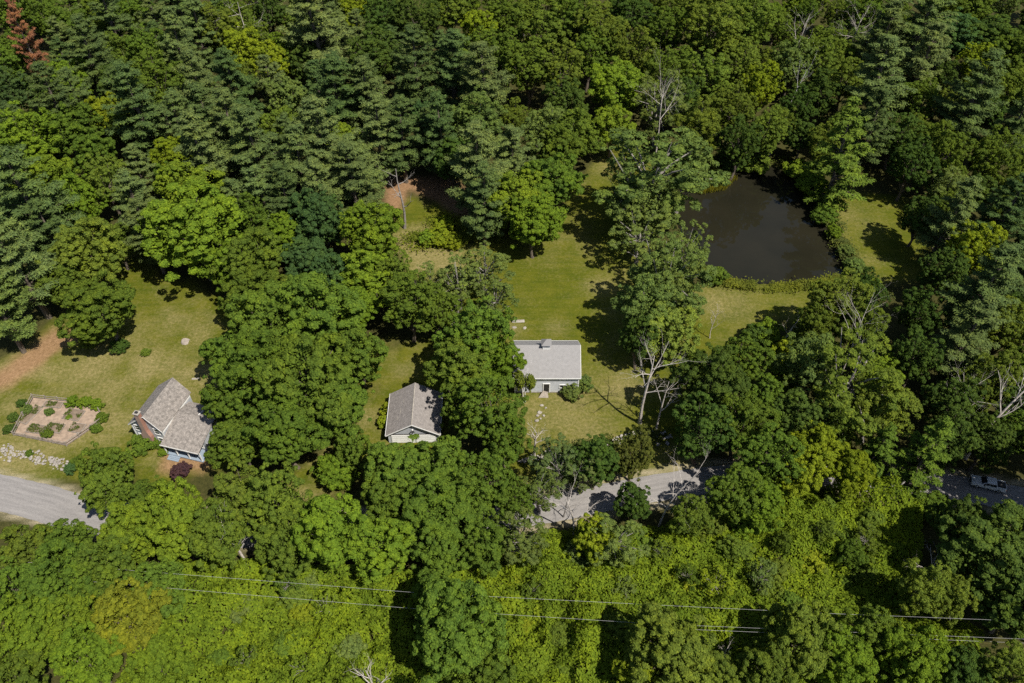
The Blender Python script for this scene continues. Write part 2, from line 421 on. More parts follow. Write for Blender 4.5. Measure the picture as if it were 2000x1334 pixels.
def window(parent, c, rx, wd, ht, cols=2, rows=2, fr=0.12, name="window", out=0.05):
    """window on a vertical wall: c centre, rx = unit vector along the wall, outward = rx x z"""
    rx = Vector(rx).normalized(); n = rx.cross(Vector((0, 0, 1))); rz = math.atan2(rx.y, rx.x); c = Vector(c)
    m = MB(); hw, hh = wd / 2, ht / 2
    for sx, sz, dx, dz in ((0, hh, wd + 2 * fr, fr), (0, -hh, wd + 2 * fr + 0.1, fr * 1.2), (-hw, 0, fr, ht), (hw, 0, fr, ht)):
        off = fr / 2; p = c + rx * (sx + math.copysign(off, sx) * (sx != 0)) + Vector((0, 0, sz + math.copysign(off, sz) * (sz != 0))) + n * out * (1 if sx else 1.15)
        m.box(p, (dx, 0.08 if sx else 0.1, dz), rz)
    o = m.build(name, M['white'], parent)
    link("pane", MB().box(c + n * (out - 0.03), (wd, 0.03, ht), rz).mesh("pane", M['glass']), o)
    for k in range(1, cols): link("muntin", MB().box(c + rx * (-hw + wd * k / cols) + n * (out - 0.005), (0.05, 0.03, ht), rz).mesh("muntin", M['white']), o)
    for k in range(1, rows): link("muntin", MB().box(c + Vector((0, 0, -hh + ht * k / rows)) + n * (out - 0.008), (wd, 0.03, 0.05), rz).mesh("muntin", M['white']), o)
    return o

def rake(parent, eave, ridge, sweep, h=.2):
    e, r = Vector(eave), Vector(ridge); d = Vector((0, 0, h))
    return MB().prism([e, r, r - d, e - d], sweep).build("rake_board", M['white'], parent)

# ---- barn
X0, X1, YF, YB, ZE, ZR = 0.55, 12.4, 99.35, 108.3, 4.75, 8.15
barn = empty("barn", ((X0 + X1) / 2, (YF + YB) / 2, 0))
tag(barn, "pale grey two storey barn with a small cupola on its long roof", "barn")
W, D = (X1 - X0) / 2, (YB - YF) / 2
MB().prism([(-W, -D, 0.25), (-W, D, 0.25), (-W, D, ZE), (-W, 0, ZR - 0.15), (-W, -D, ZE)], (2 * W, 0, 0)).build("wall", M['siding_barn'], barn)
MB().box((0, 0, 0.0), (2 * W + 0.1, 2 * D + 0.1, 0.6)).build("foundation", M['stone'], barn)
ov, og = 0.42, 0.28; sl = (ZR - ZE) / D
slab_uv(barn, "roof", [[(-W - og, -D - ov, ZE - sl * ov + .1), (W + og, -D - ov, ZE - sl * ov + .1), (W + og, 0.0, ZR + .1), (-W - og, 0.0, ZR + .1)]], 0.14, M['roof_barn'])
slab_uv(barn, "roof", [[(W + og, D + ov, ZE - sl * ov + .1), (-W - og, D + ov, ZE - sl * ov + .1), (-W - og, 0.003, ZR + .1), (W + og, 0.003, ZR + .1)]], 0.14, M['roof_barn'])
for s in (-1, 1):
    for t in (-1, 1): rake(barn, (s * (W + og + .004), t * (D + ov), ZE - sl * ov + .08), (s * (W + og + .004), t * .002, ZR + .08), (s * .06, 0, 0))
    MB().box((0, s * (D + ov + 0.04), ZE - sl * ov - 0.02), (2 * W + 2 * og, 0.07, 0.2)).build("fascia", M['white'], barn)
for sx in (-1, 1): MB().box((sx * (W - 0.05), -D - 0.03, 2.4), (0.2, 0.08, 4.6)).build("corner_board", M['white'], barn)
lx = lambda px, py, z: at(px, py, z).x - barn.location.x
wx1, wx2, wxd = lx(1068, 735, 4.2), lx(1100, 735, 4.2), lx(1067, 757, 1.2)
window(barn, (wx1, -D, 4.0), (1, 0, 0), 1.25, 0.62, 3, 1)
window(barn, (wx2, -D, 4.0), (1, 0, 0), 1.25, 0.62, 3, 1)
window(barn, (lx(1100, 751, 2), -D, 1.85), (1, 0, 0), 1.2, 0.72, 2, 1)
door = MB(); 
for dx, dz, sx, sz in ((-0.6, 1.35, 0.16, 2.3), (0.6, 1.35, 0.16, 2.3), (0, 2.56, 1.36, 0.16)): door.box((wxd + dx, -D - 0.05, dz), (sx, 0.1, sz))
door = door.build("door", M['white'], barn)
link("door_leaf", MB().box((wxd, -D - 0.01, 1.33), (1.04, 0.05, 2.3)).mesh("door_leaf", M['dark']), door)
link("handle", MB().box((wxd + 0.38, -D - 0.06, 1.25), (0.05, 0.06, 0.16)).mesh("handle", M['chrome']), door)
# white annex wall on the left end
MB().box((-W + 0.0, -D - 0.06, 1.6), (0.24, 0.1, 3.0)).build("corner_board", M['white'], barn)
ccx = lx(1067, 668, 8.8)
cup = MB().box((ccx, 0, 8.25), (1.35, 1.35, 1.25)).build("cupola", M['white'], barn)
r_ = MB(); a = 0.95; zb, zt = 8.9, 9.75
r_.add([(ccx - a, -a, zb), (ccx + a, -a, zb), (ccx + a, a, zb), (ccx - a, a, zb), (ccx, 0, zt)], [(0, 1, 4), (1, 2, 4), (2, 3, 4), (3, 0, 4), (3, 2, 1, 0)])
link("cupola_roof", r_.mesh("cupola_roof", M['roof_barn']), cup)
for s in (-1, 1):
    link("louvre", MB().box((ccx, s * 0.69, 8.5), (0.9, 0.03, 0.45)).mesh("louvre", M['siding_grey']), cup)
# hatch leaning at the door
tag(MB().slab([(wxd - 1.5 + 6.47, 98.0, 0.1), (wxd + 0.4 + 6.47, 98.0, 0.1), (wxd + 0.25 + 6.47, 98.9, 0.75), (wxd - 0.6 + 6.47, 98.9, 1.1)], 0.1).build("cellar_hatch", M['wood']), "brown sloping wooden hatch at the foot of the barn door", "hatch")

# ---- garage
gar = empty("garage", (-17.4, 87.6, 0), math.radians(1.3))
tag(gar, "grey gabled two door garage with shingle roof half hidden by maples", "garage")
GW, GD, gze, gzr = 4.45, 9.0, 2.75, 5.45; gs = (gzr - gze) / GW
MB().prism([(-GW, 0, 0), (GW, 0, 0), (GW, 0, gze), (0, 0, gzr - .12), (-GW, 0, gze)], (0, GD, 0)).build("wall", M['siding_grey'], gar)
o_ = 0.35
slab_uv(gar, "roof", [[(-GW - o_, GD + .3, gze - gs * o_ + .1), (-GW - o_, -.5, gze - gs * o_ + .1), (0, -.5, gzr + .1), (0, GD + .3, gzr + .1)]], .13, M['roof_garage'])
slab_uv(gar, "roof", [[(GW + o_, -.5, gze - gs * o_ + .1), (GW + o_, GD + .3, gze - gs * o_ + .1), (0.003, GD + .3, gzr + .1), (0.003, -.5, gzr + .1)]], .13, M['roof_garage'])
MB().prism([(-.11, -.52, gzr + .07), (.11, -.52, gzr + .07), (0, -.52, gzr + .15)], (0, GD + .84, 0)).build("ridge_cap", M['stone_pale'], gar)
for s in (-1, 1):
    rake(gar, (s * (GW + o_), -.504, gze - gs * o_ + .08), (s * .002, -.504, gzr + .08), (0, -.06, 0))
    MB().box((s * (GW + o_ + .04), GD / 2 - .1, gze - gs * o_ + .03), (.07, GD + .8, .16)).build("gutter", M['white'], gar)
    dr = MB().box((s * 2.15, -0.06, 1.15), (3.5, 0.08, 2.2)).build("garage_door", M['white'], gar)
    for k in range(4): link("door_panel", MB().box((s * 2.15, -0.115, .36 + .53 * k), (3.3, 0.03, .46)).mesh("door_panel", M['white']), dr)
    MB().box((s * 2.15, -.05, 2.36), (3.8, .1, .12)).build("door_trim", M['dark'], gar)
MB().box((0, -.07, 1.2), (.5, .05, 2.4)).build("door_post", M['white'], gar)
fl = MB().box((0, -.1, 3.6), (.24, .2, .24)).build("floodlight", M['white'], gar)
for s in (-1, 1): link("lamp_head", MB().tube([(s * .12, -.15, 3.45), (s * .3, -.45, 3.3)], [.08, .13], 8).mesh("lamp_head", M['black']), fl)
for x, y, l in ((-1.9, 5.4, 1.0), (-2.35, 3.1, 1.5), (-2.8, 2.1, .8)):
    MB().slab([(x - .09, y, gzr + .11 + gs * (x - .09)), (x + .05, y, gzr + .11 + gs * (x + .05)), (x + .07, y + l, gzr + .11 + gs * (x + .07)), (x - .05, y + l, gzr + .11 + gs * (x - .05))], .02).build("roof_patch", M['stone_pale'], gar)

# ---- house
HR = -math.atan2(2.44, 9.02)
house = empty("house", (-62.87, 86.82, 0), HR)
tag(house, "two storey grey farmhouse with brick chimney and porch beside the maples", "house")
xl, xr, hl, zr, zl = -3.75, 2.35, 9.3, 8.2, 5.0
MB().prism([(xl, .25, 0), (xr, .25, 0), (xr, .25, zl + .15), (0, .25, zr - .15), (xl, .25, zl + .05)], (0, hl - .5, 0)).build("wall", M['siding_grey'], house)
slab_uv(house, "roof", [[(xr + .3, -.1, zl - .1), (xr + .3, hl, zl - .1), (0.003, hl, zr), (0.003, -.1, zr)]], .14, M['roof_house'])
slab_uv(house, "roof", [[(xl - .3, hl, zl - .1), (xl - .3, -.1, zl - .1), (0, -.1, zr), (0, hl, zr)]], .14, M['roof_house'])
for a_, sx in ((xr + .3, 1), (xl - .3, -1)):
    rake(house, (a_, -.104, zl - .12), (sx * .002, -.104, zr - .02), (0, -.05, 0))
for x in (xl + .06, xr - .06): MB().box((x, .23, 2.5), (.2, .08, 5.0)).build("corner_board", M['white'], house)
MB().box((xr + .04, hl / 2, 4.5), (.06, hl - .6, .85)).build("frieze_board", M['white'], house)
ch = MB()
ch.prism([(-1.75, -.5, 0), (.05, -.5, 0), (.05, -.5, 3.0), (-.35, -.5, 4.4), (-.35, -.5, 8.9), (-1.2, -.5, 8.9), (-1.2, -.5, 4.4), (-1.75, -.5, 3.4)], (0, .73, 0))
ch = ch.build("chimney", M['brick'], house)
link("chimney_cap", MB().box((-.775, -.13, 8.97), (1.1, .95, .16)).mesh("chimney_cap", M['stone_pale']), ch)
link("flue", MB().box((-.775, -.13, 9.1), (.5, .45, .2)).mesh("flue", M['black']), ch)
for x, z in ((-2.7, 4.0), (-2.6, 1.65), (1.15, 4.1), (1.25, 1.75)):
    window(house, (x, .25, z), (1, 0, 0), .85, 1.3, 1, 2)
# ell with porch
ex0, ex1, ry, rz_, ey0, ez0 = 2.36, 9.6, 4.65, 4.75, -1.4, 2.85
slab_uv(house, "ell_roof", [[(ex0 + .02, ey0, ez0), (ex1 + .2, ey0, ez0), (ex1 + .2, ry, rz_), (ex0 + .02, ry, rz_)]], .14, M['roof_house'])
slab_uv(house, "ell_roof", [[(ex1 + .2, 8.3, 3.5), (ex0 + .02, 8.3, 3.5), (ex0 + .02, ry + .003, rz_), (ex1 + .2, ry + .003, rz_)]], .14, M['roof_house'])
MB().prism([(ex0 + .03, 1.2, 0.3), (ex0 + .03, 8.0, 0.3), (ex0 + .03, 8.0, 3.4), (ex0 + .03, ry, rz_ - .2), (ex0 + .03, 1.2, 3.5)], (ex1 - ex0 - .1, 0, 0)).build("ell_wall", M['siding_grey'], house)
MB().box(((ex0 + ex1) / 2, ey0 - .04, ez0 - .1), (ex1 - ex0 + .2, .07, .2)).build("porch_fascia", M['white'], house)
pf = MB().box(((ex0 + ex1) / 2 + .2, -.05, .28), (ex1 - ex0 + .2, 2.4, .16)).build("porch_floor", M['porch_paint'], house)
MB().box(((ex0 + ex1) / 2 + .2, -1.18, .1), (ex1 - ex0 + .1, .06, .2)).build("porch_skirt", M['porch_paint'], house)
for x in (ex0 + .35, ex0 + 2.6, ex0 + 4.9, ex1 + .05): MB().box((x, -1.1, 1.55), (.16, .16, 2.4)).build("porch_post", M['white'], house)
for k in range(3): MB().box((ex0 + 2.0, -1.45 - .3 * k, .24 - .1 * k), (2.2, .3, .1)).build("step", M['porch_paint'], house)
window(house, (ex0 + 2.2, 1.2, 1.7), (1, 0, 0), 1.0, 1.4, 1, 2)
window(house, (ex0 + 5.9, 1.2, 1.7), (1, 0, 0), 1.0, 1.4, 1, 2)
dd = MB().box((ex0 + 4.0, 1.16, 1.35), (1.15, .06, 2.2)).build("front_door", M['white'], house)
link("door_leaf", MB().box((ex0 + 4.0, 1.12, 1.3), (.92, .05, 2.0)).mesh("door_leaf", M['porch_paint']), dd)
# white rake of the rear wing
MB().slab([(6.4, 5.2, 4.62), (6.55, 5.2, 4.62), (6.55, 8.3, 3.66), (6.4, 8.3, 3.66)], .08).build("rake_board", M['white'], house)
# ------------------------------------------------------------------ vegetation generators
def unit(v): return v / (np.linalg.norm(v, axis=-1, keepdims=True) + 1e-9)

def rhombs(c, n, L, Wd, rng, t=None):
    """leaf-sized rhombic faces at centres c with normals n"""
    n = unit(n)
    if t is None: t = rng.normal(size=c.shape)
    t = unit(t - n * np.sum(t * n, -1, keepdims=True)); b = np.cross(n, t)
    L = np.broadcast_to(L, (len(c),))[:, None]; Wd = np.broadcast_to(Wd, (len(c),))[:, None]
    V = np.stack([c - t * L, c + b * Wd - n * L * 0.12, c + t * L, c - b * Wd - n * L * 0.12], 1).reshape(-1, 3)
    return V

def leaves_mesh(name, V, mat):
    return mesh_np(name, V, np.arange(len(V)).reshape(-1, 4), mat)

def poisson(P, rad, rng, limit):
    keep = np.zeros((limit, 3)); n = 0
    for i in rng.permutation(len(P)):
        p = P[i]
        if n == 0 or np.min(np.sum((keep[:n] - p) ** 2, 1)) > rad * rad:
            keep[n] = p; n += 1
            if n >= limit: break
    return keep[:n].copy()

def broad_tree(seed, H=16.0, R=6.0, base=3.6, lobes=18, lobe_r=(0.22, 0.44), cr=(0.36, 0.86), nclump=360, nleaf=112,
               leaf=(0.18, 0.118), dens=1.0, mat='leaf', bark='bark', pull=0.62, top=0.0, fill=0.08):
    rng = np.random.default_rng(seed); A = np.array([R, R, (H - base) / 2]); C = np.array([0, 0, (H + base) / 2])
    L = []
    for i in range(lobes):
        z = 1 - 2 * (i + 0.5) / lobes; z = max(z, -0.75); a = i * 2.39996 + rng.uniform(-.5, .5)
        s = math.sqrt(max(0, 1 - z * z)); d = np.array([s * math.cos(a), s * math.sin(a), z])
        k = pull * rng.uniform(0.72, 1.28)
        L.append((C + d * A * k, rng.uniform(*lobe_r) * R * (1.0 if z > -.3 else .85)))
    L.append((C, 0.5 * R))
    cand = []; tag_l = []
    for i, (c, r) in enumerate(L):
        d = unit(rng.normal(size=(160, 3))); p = c + d * r * np.array([1, 1, 0.85]) * rng.uniform(0.85, 1.05, (160, 1))
        ok = np.ones(160, bool)
        for j, (c2, r2) in enumerate(L):
            if j != i: ok &= np.linalg.norm((p - c2) / np.array([1, 1, .85]), axis=1) > r2 * 0.86
        ok &= (d[:, 2] > -0.55) | (rng.random(160) < 0.3)
        cand.append(p[ok])
    cand = np.concatenate(cand)
    d = unit(rng.normal(size=(40, 3)) + [0, 0, .35]); far = C + d * A * rng.uniform(.9, 1.12, (40, 1))      # ragged tips beyond the main lobes
    K = poisson(np.concatenate([cand, far]), (cr[0] + cr[1]) * 0.53, rng, nclump)
    K = K[vnoise(K[:, 0] * 1.3 + K[:, 2] + seed, K[:, 1] * 1.3 - K[:, 2] * .7, 1.9) > .24]
    n = len(K); r = cr[0] + (cr[1] - cr[0]) * rng.random(n) ** 1.25 * rng.uniform(.7, 1.35, n); m = (nleaf * (r / np.mean(cr)) ** 2 * dens).astype(int)
    idx = np.repeat(np.arange(n), m); T = len(idx)
    out = unit((K - C) / A)
    d = unit(rng.normal(size=(T, 3)) + 0.75 * out[idx] + np.array([0, 0, 0.65]))
    rad = r[idx] * rng.uniform(0.62, 1.08, T)
    c = K[idx] + d * rad[:, None] * np.array([1, 1, 0.72])
    nn = d * 0.85 + rng.normal(size=(T, 3)) * 0.36 + np.array([0, 0, 0.2])
    sz = rng.uniform(0.7, 1.25, T)
    V = [rhombs(c, nn, leaf[0] * sz, leaf[1] * sz, rng)]
    nf = int(T * fill)
    d = unit(rng.normal(size=(nf, 3))); c = C + d * A * rng.uniform(0.35, 0.75, (nf, 1))
    V.append(rhombs(c, rng.normal(size=(nf, 3)) + [0, 0, .6], leaf[0] * 1.25, leaf[1] * 1.25, rng))
    crown = leaves_mesh("crown", np.concatenate(V), M[mat])
    t = MB(); r0 = 0.022 * H
    zt = base + (H - base) * 0.55; wob = rng.normal(size=(5, 2)) * 0.02 * H; wob[0] = 0
    pts = [(wob[k][0], wob[k][1], -0.4 + (zt + .4) * k / 4) for k in range(5)]
    t.tube(pts, [r0 * (1.25 if k == 0 else 1 - .17 * k) for k in range(5)], 7)
    for c, r in L[:-1]:
        k = rng.integers(1, 4); s = Vector(pts[k]); e = Vector(c); mid = s.lerp(e, .5) + Vector((0, 0, .08 * (e - s).length))
        t.tube([s, mid, e], [r0 * .4, r0 * .25, r0 * .09], 5)
    return crown, t.mesh("trunk", M[bark])

def pine_tree(seed, H=22.0, R=5.0, base=4.0, levels=20, per=(5, 6), nneedle=64, droop=0.0, tuft=(0.6, 0.95), needle=(0.21, 0.07), power=0.55,
              mat='needle', rise=0.22, miss=0.12, flat=0.5):
    rng = np.random.default_rng(seed); tc = []; td = []; tr = []; t = MB()
    r0 = 0.016 * H
    t.tube([(0, 0, -.4), (0.1, 0, H * .4), (0, 0.1, H * .75), (0, 0, H - .3)], [r0 * 1.2, r0 * .8, r0 * .45, r0 * .1], 7)
    for l in range(levels):
        f0 = l / (levels - 1)
        for b in range(rng.integers(per[0], per[1] + 1)):
            f = min(max(f0 + rng.normal() * .028, 0), 1); z = base + (H - base) * f; prof = R * (1 - f) ** power * (0.75 + .25 * min(1, f * 5))
            if rng.random() < miss: continue
            a = rng.uniform(0, 2 * math.pi); Lb = max(.5, prof * rng.uniform(.5, 1.2)); d = np.array([math.cos(a), math.sin(a), 0])
            up = rise + .5 * f
            P = lambda s: np.array([0, 0, z]) + d * Lb * s + np.array([0, 0, Lb * (up * s - droop * s * s)])
            t.tube([P(0), P(.5), P(.95)], [.09 * (1.2 - f), .06 * (1.2 - f), .02], 4, False)
            side = np.array([-d[1], d[0], 0]); nt_ = max(2, int(Lb * 1.9))
            for k in range(nt_):
                s = .3 + .7 * (k + rng.random()) / nt_
                off = rng.uniform(-1, 1) * .38 * Lb * s * (1.15 - s) * 1.6
                tc.append(P(s) + side * off + [0, 0, rng.uniform(-.1, .2) - abs(off) * droop]); td.append(unit(d * .9 + side * off * .5 + [0, 0, .35 - droop * .8])); tr.append(rng.uniform(*tuft) * (1.1 - .3 * f))
    for k in range(6): tc.append(np.array([0, 0, H - .12 - .35 * k]) + rng.normal(size=3) * .1); td.append(np.array([0, 0, 1.])); tr.append(.45)
    tc = np.array(tc); td = np.array(td); tr = np.array(tr); n = len(tc); idx = np.repeat(np.arange(n), nneedle); T = len(idx)
    d = unit(rng.normal(size=(T, 3)) + td[idx] * 0.6 + [0, 0, .45])
    c = tc[idx] + d * tr[idx][:, None] * rng.uniform(.3, 1.05, (T, 1)) * np.array([1, 1, flat])
    nn = d * .6 + rng.normal(size=(T, 3)) * .3 + [0, 0, .5]
    sz = rng.uniform(.7, 1.25, T)
    V = rhombs(c, nn, needle[0] * sz, needle[1] * sz, rng, d + rng.normal(size=(T, 3)) * .35)
    return leaves_mesh("crown", V, M[mat]), t.mesh("trunk", M['bark'])

def dead_parts(seed, H, spread, mains, lean=(0, 0), r0=None, twig=1.0, pole=0.45, up=1.0):
    """trunk mesh and a list of branch meshes"""
    rng = random.Random(seed); r0 = r0 or 0.014 * H
    tr = MB(); pts = []; n = 7; tip = Vector((lean[0], lean[1], H * .93)); kx = rng.uniform(-.03, .03) * H; ky = rng.uniform(-.03, .03) * H
    for k in range(n):
        f = k / (n - 1); pts.append(Vector((tip.x * f * f + kx * math.sin(f * 5), tip.y * f * f + ky * math.sin(f * 4), -.3 + (tip.z + .3) * f)))
    rad = [r0 * (1.3 if k == 0 else 1 - .13 * k) for k in range(n)]
    tr.tube(pts, rad, 7); br = []
    def grow(m, p, d, L, r, depth):
        q = []; pos = Vector(p); dd = Vector(d)
        for k in range(5):
            q.append(pos.copy()); dd = (dd + Vector((rng.gauss(0, .13), rng.gauss(0, .13), rng.gauss(.02, .1)))).normalized(); pos = pos + dd * L / 4
        m.tube(q, [r * (1 - .19 * k) for k in range(5)], 5 if depth else 6)
        if depth < 2:
            for j in range(int((4 if depth == 0 else 3) * twig + rng.random())):
                k = rng.choice((1, 2, 3, 3, 4)); ax = (q[min(k + 1, 4)] - q[k - 1]).normalized()
                s = Vector((rng.gauss(0, 1), rng.gauss(0, 1), rng.gauss(.3, .7))); s = (s - ax * s.dot(ax)).normalized()
                grow(m, q[k], (ax + s * rng.uniform(.5, .95)).normalized(), L * rng.uniform(.35, .6), r * (1 - .19 * k) * .62, depth + 1)
    for i in range(mains):
        f = pole + (1 - pole) * (i + rng.random() * .6) / mains * .95; k = min(int(f * (n - 1)), n - 2)
        p = pts[k].lerp(pts[k + 1], f * (n - 1) - k); a = i * 2.4 + rng.uniform(-.5, .5)
        d = Vector((math.cos(a) * spread, math.sin(a) * spread, up * rng.uniform(.6, 1.2))).normalized()
        m = MB(); grow(m, p, d, H * rng.uniform(.24, .42) * (1.15 - .5 * (f - pole)), max(.02, rad[k] * .55), 0); br.append(m.mesh("branch"))
    return tr.mesh("trunk"), br

def dead_tree(name, px, py, H, seed, label, spread=.8, mains=6, lean=(0, 0), r0=None, twig=1.0, pole=.45, up=1.0, mat='deadwood', z=0.0, rz=0.0):
    p = at(px, py, z); e = empty(name, (p.x, p.y, 0), rz); t, br = dead_parts(seed, H, spread, mains, lean, r0, twig, pole, up)
    t.materials.append(M[mat]); link("trunk", t, e)
    for b in br: b.materials.append(M[mat]); link("branch", b, e)
    return tag(e, label, "dead tree", "bare dead trees")

KIND = {
    'm': dict(name="maple_tree", cat="tree", H=16.0, R=6.0, mk=lambda s: broad_tree(s)),
    'o': dict(name="oak_tree", cat="tree", H=18.0, R=6.0, mk=lambda s: broad_tree(s, H=18, base=4, lobes=22, lobe_r=(.2, .36), cr=(.32, .72), nclump=400, nleaf=88, leaf=(.165, .105), pull=.68)),
    'a': dict(name="ash_tree", cat="tree", H=19.0, R=6.0, mk=lambda s: broad_tree(s, H=19, base=4.5, lobes=20, lobe_r=(.2, .33), cr=(.45, .85), nclump=280, nleaf=74, leaf=(.2, .1), pull=.74, mat='leaf_fine', bark='bark_grey', fill=.2)),
    'w': dict(name="spreading_ash", cat="tree", H=20.0, R=6.0, mk=lambda s: broad_tree(s, H=20, base=4.0, lobes=26, lobe_r=(.13, .24), cr=(.4, .75), nclump=250, nleaf=70, leaf=(.2, .1), pull=.85, mat='leaf_fine', bark='bark_grey', fill=.05)),
    'p': dict(name="pine_tree", cat="tree", H=22.0, R=4.6, mk=lambda s: pine_tree(s)),
    'h': dict(name="hemlock_tree", cat="tree", H=17.0, R=5.0, mk=lambda s: pine_tree(s, H=17, R=5.0, base=1.5, levels=19, per=(5, 7), nneedle=26, droop=.28, tuft=(.45, .7), needle=(.32, .085), rise=.3, miss=.05, power=.7)),
    's': dict(name="shrub", cat="shrub", H=2.6, R=1.8, mk=lambda s: broad_tree(s, H=2.6, R=1.8, base=.1, lobes=9, lobe_r=(.35, .5), cr=(.28, .5), nclump=95, nleaf=60, leaf=(.14, .085), pull=.55, bark='bark')),
}
NVAR = {'m': 6, 'o': 5, 'a': 4, 'w': 3, 'p': 5, 'h': 2, 's': 3}
VAR = {k: [KIND[k]['mk'](100 * i + 7 + ord(k)) for i in range(NVAR[k])] for k in KIND}
TONE = {
    'mid': (0.098, 0.150, 0.022), 'bright': (0.130, 0.194, 0.020), 'lime': (0.180, 0.228, 0.018), 'dark': (0.066, 0.108, 0.022),
    'teal': (0.064, 0.116, 0.036), 'olive': (0.114, 0.158, 0.024), 'sage': (0.122, 0.170, 0.042), 'grey': (0.106, 0.146, 0.046),
    'deep': (0.076, 0.116, 0.036), 'yellow': (0.158, 0.184, 0.020), 'pale': (0.190, 0.245, 0.044), 'bronze': (0.105, 0.120, 0.026),
    'rust': (0.270, 0.120, 0.065), 'purple': (0.080, 0.040, 0.044),
}
TONE_WORD = {'mid': 'mid green', 'bright': 'bright green', 'lime': 'yellow-green', 'dark': 'dark green', 'teal': 'bluish dark green', 'olive': 'olive green',
             'sage': 'sage green', 'grey': 'grey-green', 'deep': 'deep grey-green', 'yellow': 'yellowing', 'pale': 'pale green', 'bronze': 'bronze-tinged', 'rust': 'rust-red', 'purple': 'dark purple'}
KIND_WORD = {'m': 'clumpy maple', 'o': 'rounded oak', 'a': 'loose feathery ash', 'w': 'open spreading ash', 'p': 'layered pine', 'h': 'drooping hemlock', 's': 'leafy shrub'}
rt = random.Random(11)
TREES = []          # (crown px, crown py, kind, tone, root)
def default_h(k, r):
    return {'m': 1.9 * r + 4.5, 'o': 2.0 * r + 5.5, 'a': 2.2 * r + 5, 'w': 2.0 * r + 4, 'p': 2.5 * r + 8, 'h': 2.8 * r + 3, 's': 1.35 * r}[k]

def tree(px, py, rpx, k, tone, h=None, label=None, group=None):
    K = KIND[k]; r = rpx * 150 / FPX
    for _ in range(3):
        hh = h or default_h(k, r); zc = hh * (.55 if k in 'ph' else .6 if k != 's' else .5)
        c = at(px, py, zc); r = rpx * proj(c.x, c.y, zc)[2] / FPX
    hh = h or default_h(k, r)
    return tree_w(c.x, c.y, r, hh, k, tone, px, py, label, group)

def tree_w(x, y, r, hh, k, tone, px, py, label=None, group=None):
    K = KIND[k]; e = empty(K['name'], (x, y, 0), rt.uniform(0, 6.28)); s = r / K['R']; e.rotation_euler[0] = rt.gauss(0, .035); e.rotation_euler[1] = rt.gauss(0, .035)
    e.scale = (s * rt.uniform(.88, 1.12), s * rt.uniform(.88, 1.12), hh * rt.uniform(.93, 1.07) / K['H'])
    cm, tm = VAR[k][rt.randrange(NVAR[k])]
    c = link("crown", cm, e); t = link("trunk", tm, e)
    b = TONE[tone]; j = [rt.uniform(.88, 1.12)] * 3; j[0] *= rt.uniform(.93, 1.07)
    c.color = (b[0] * j[0], b[1] * j[1], b[2] * j[2], 1)
    e["category"] = K['cat']
    if label: e["label"] = label
    e["group"] = group or {'m': "maples and oaks of the wood", 'o': "maples and oaks of the wood", 'a': "loose feathery trees", 'w': "loose feathery trees", 'p': "pines of the wood", 'h': "hemlocks", 's': "shrubs"}[k]
    TREES.append([px, py, k, tone, e, r, hh]); return e

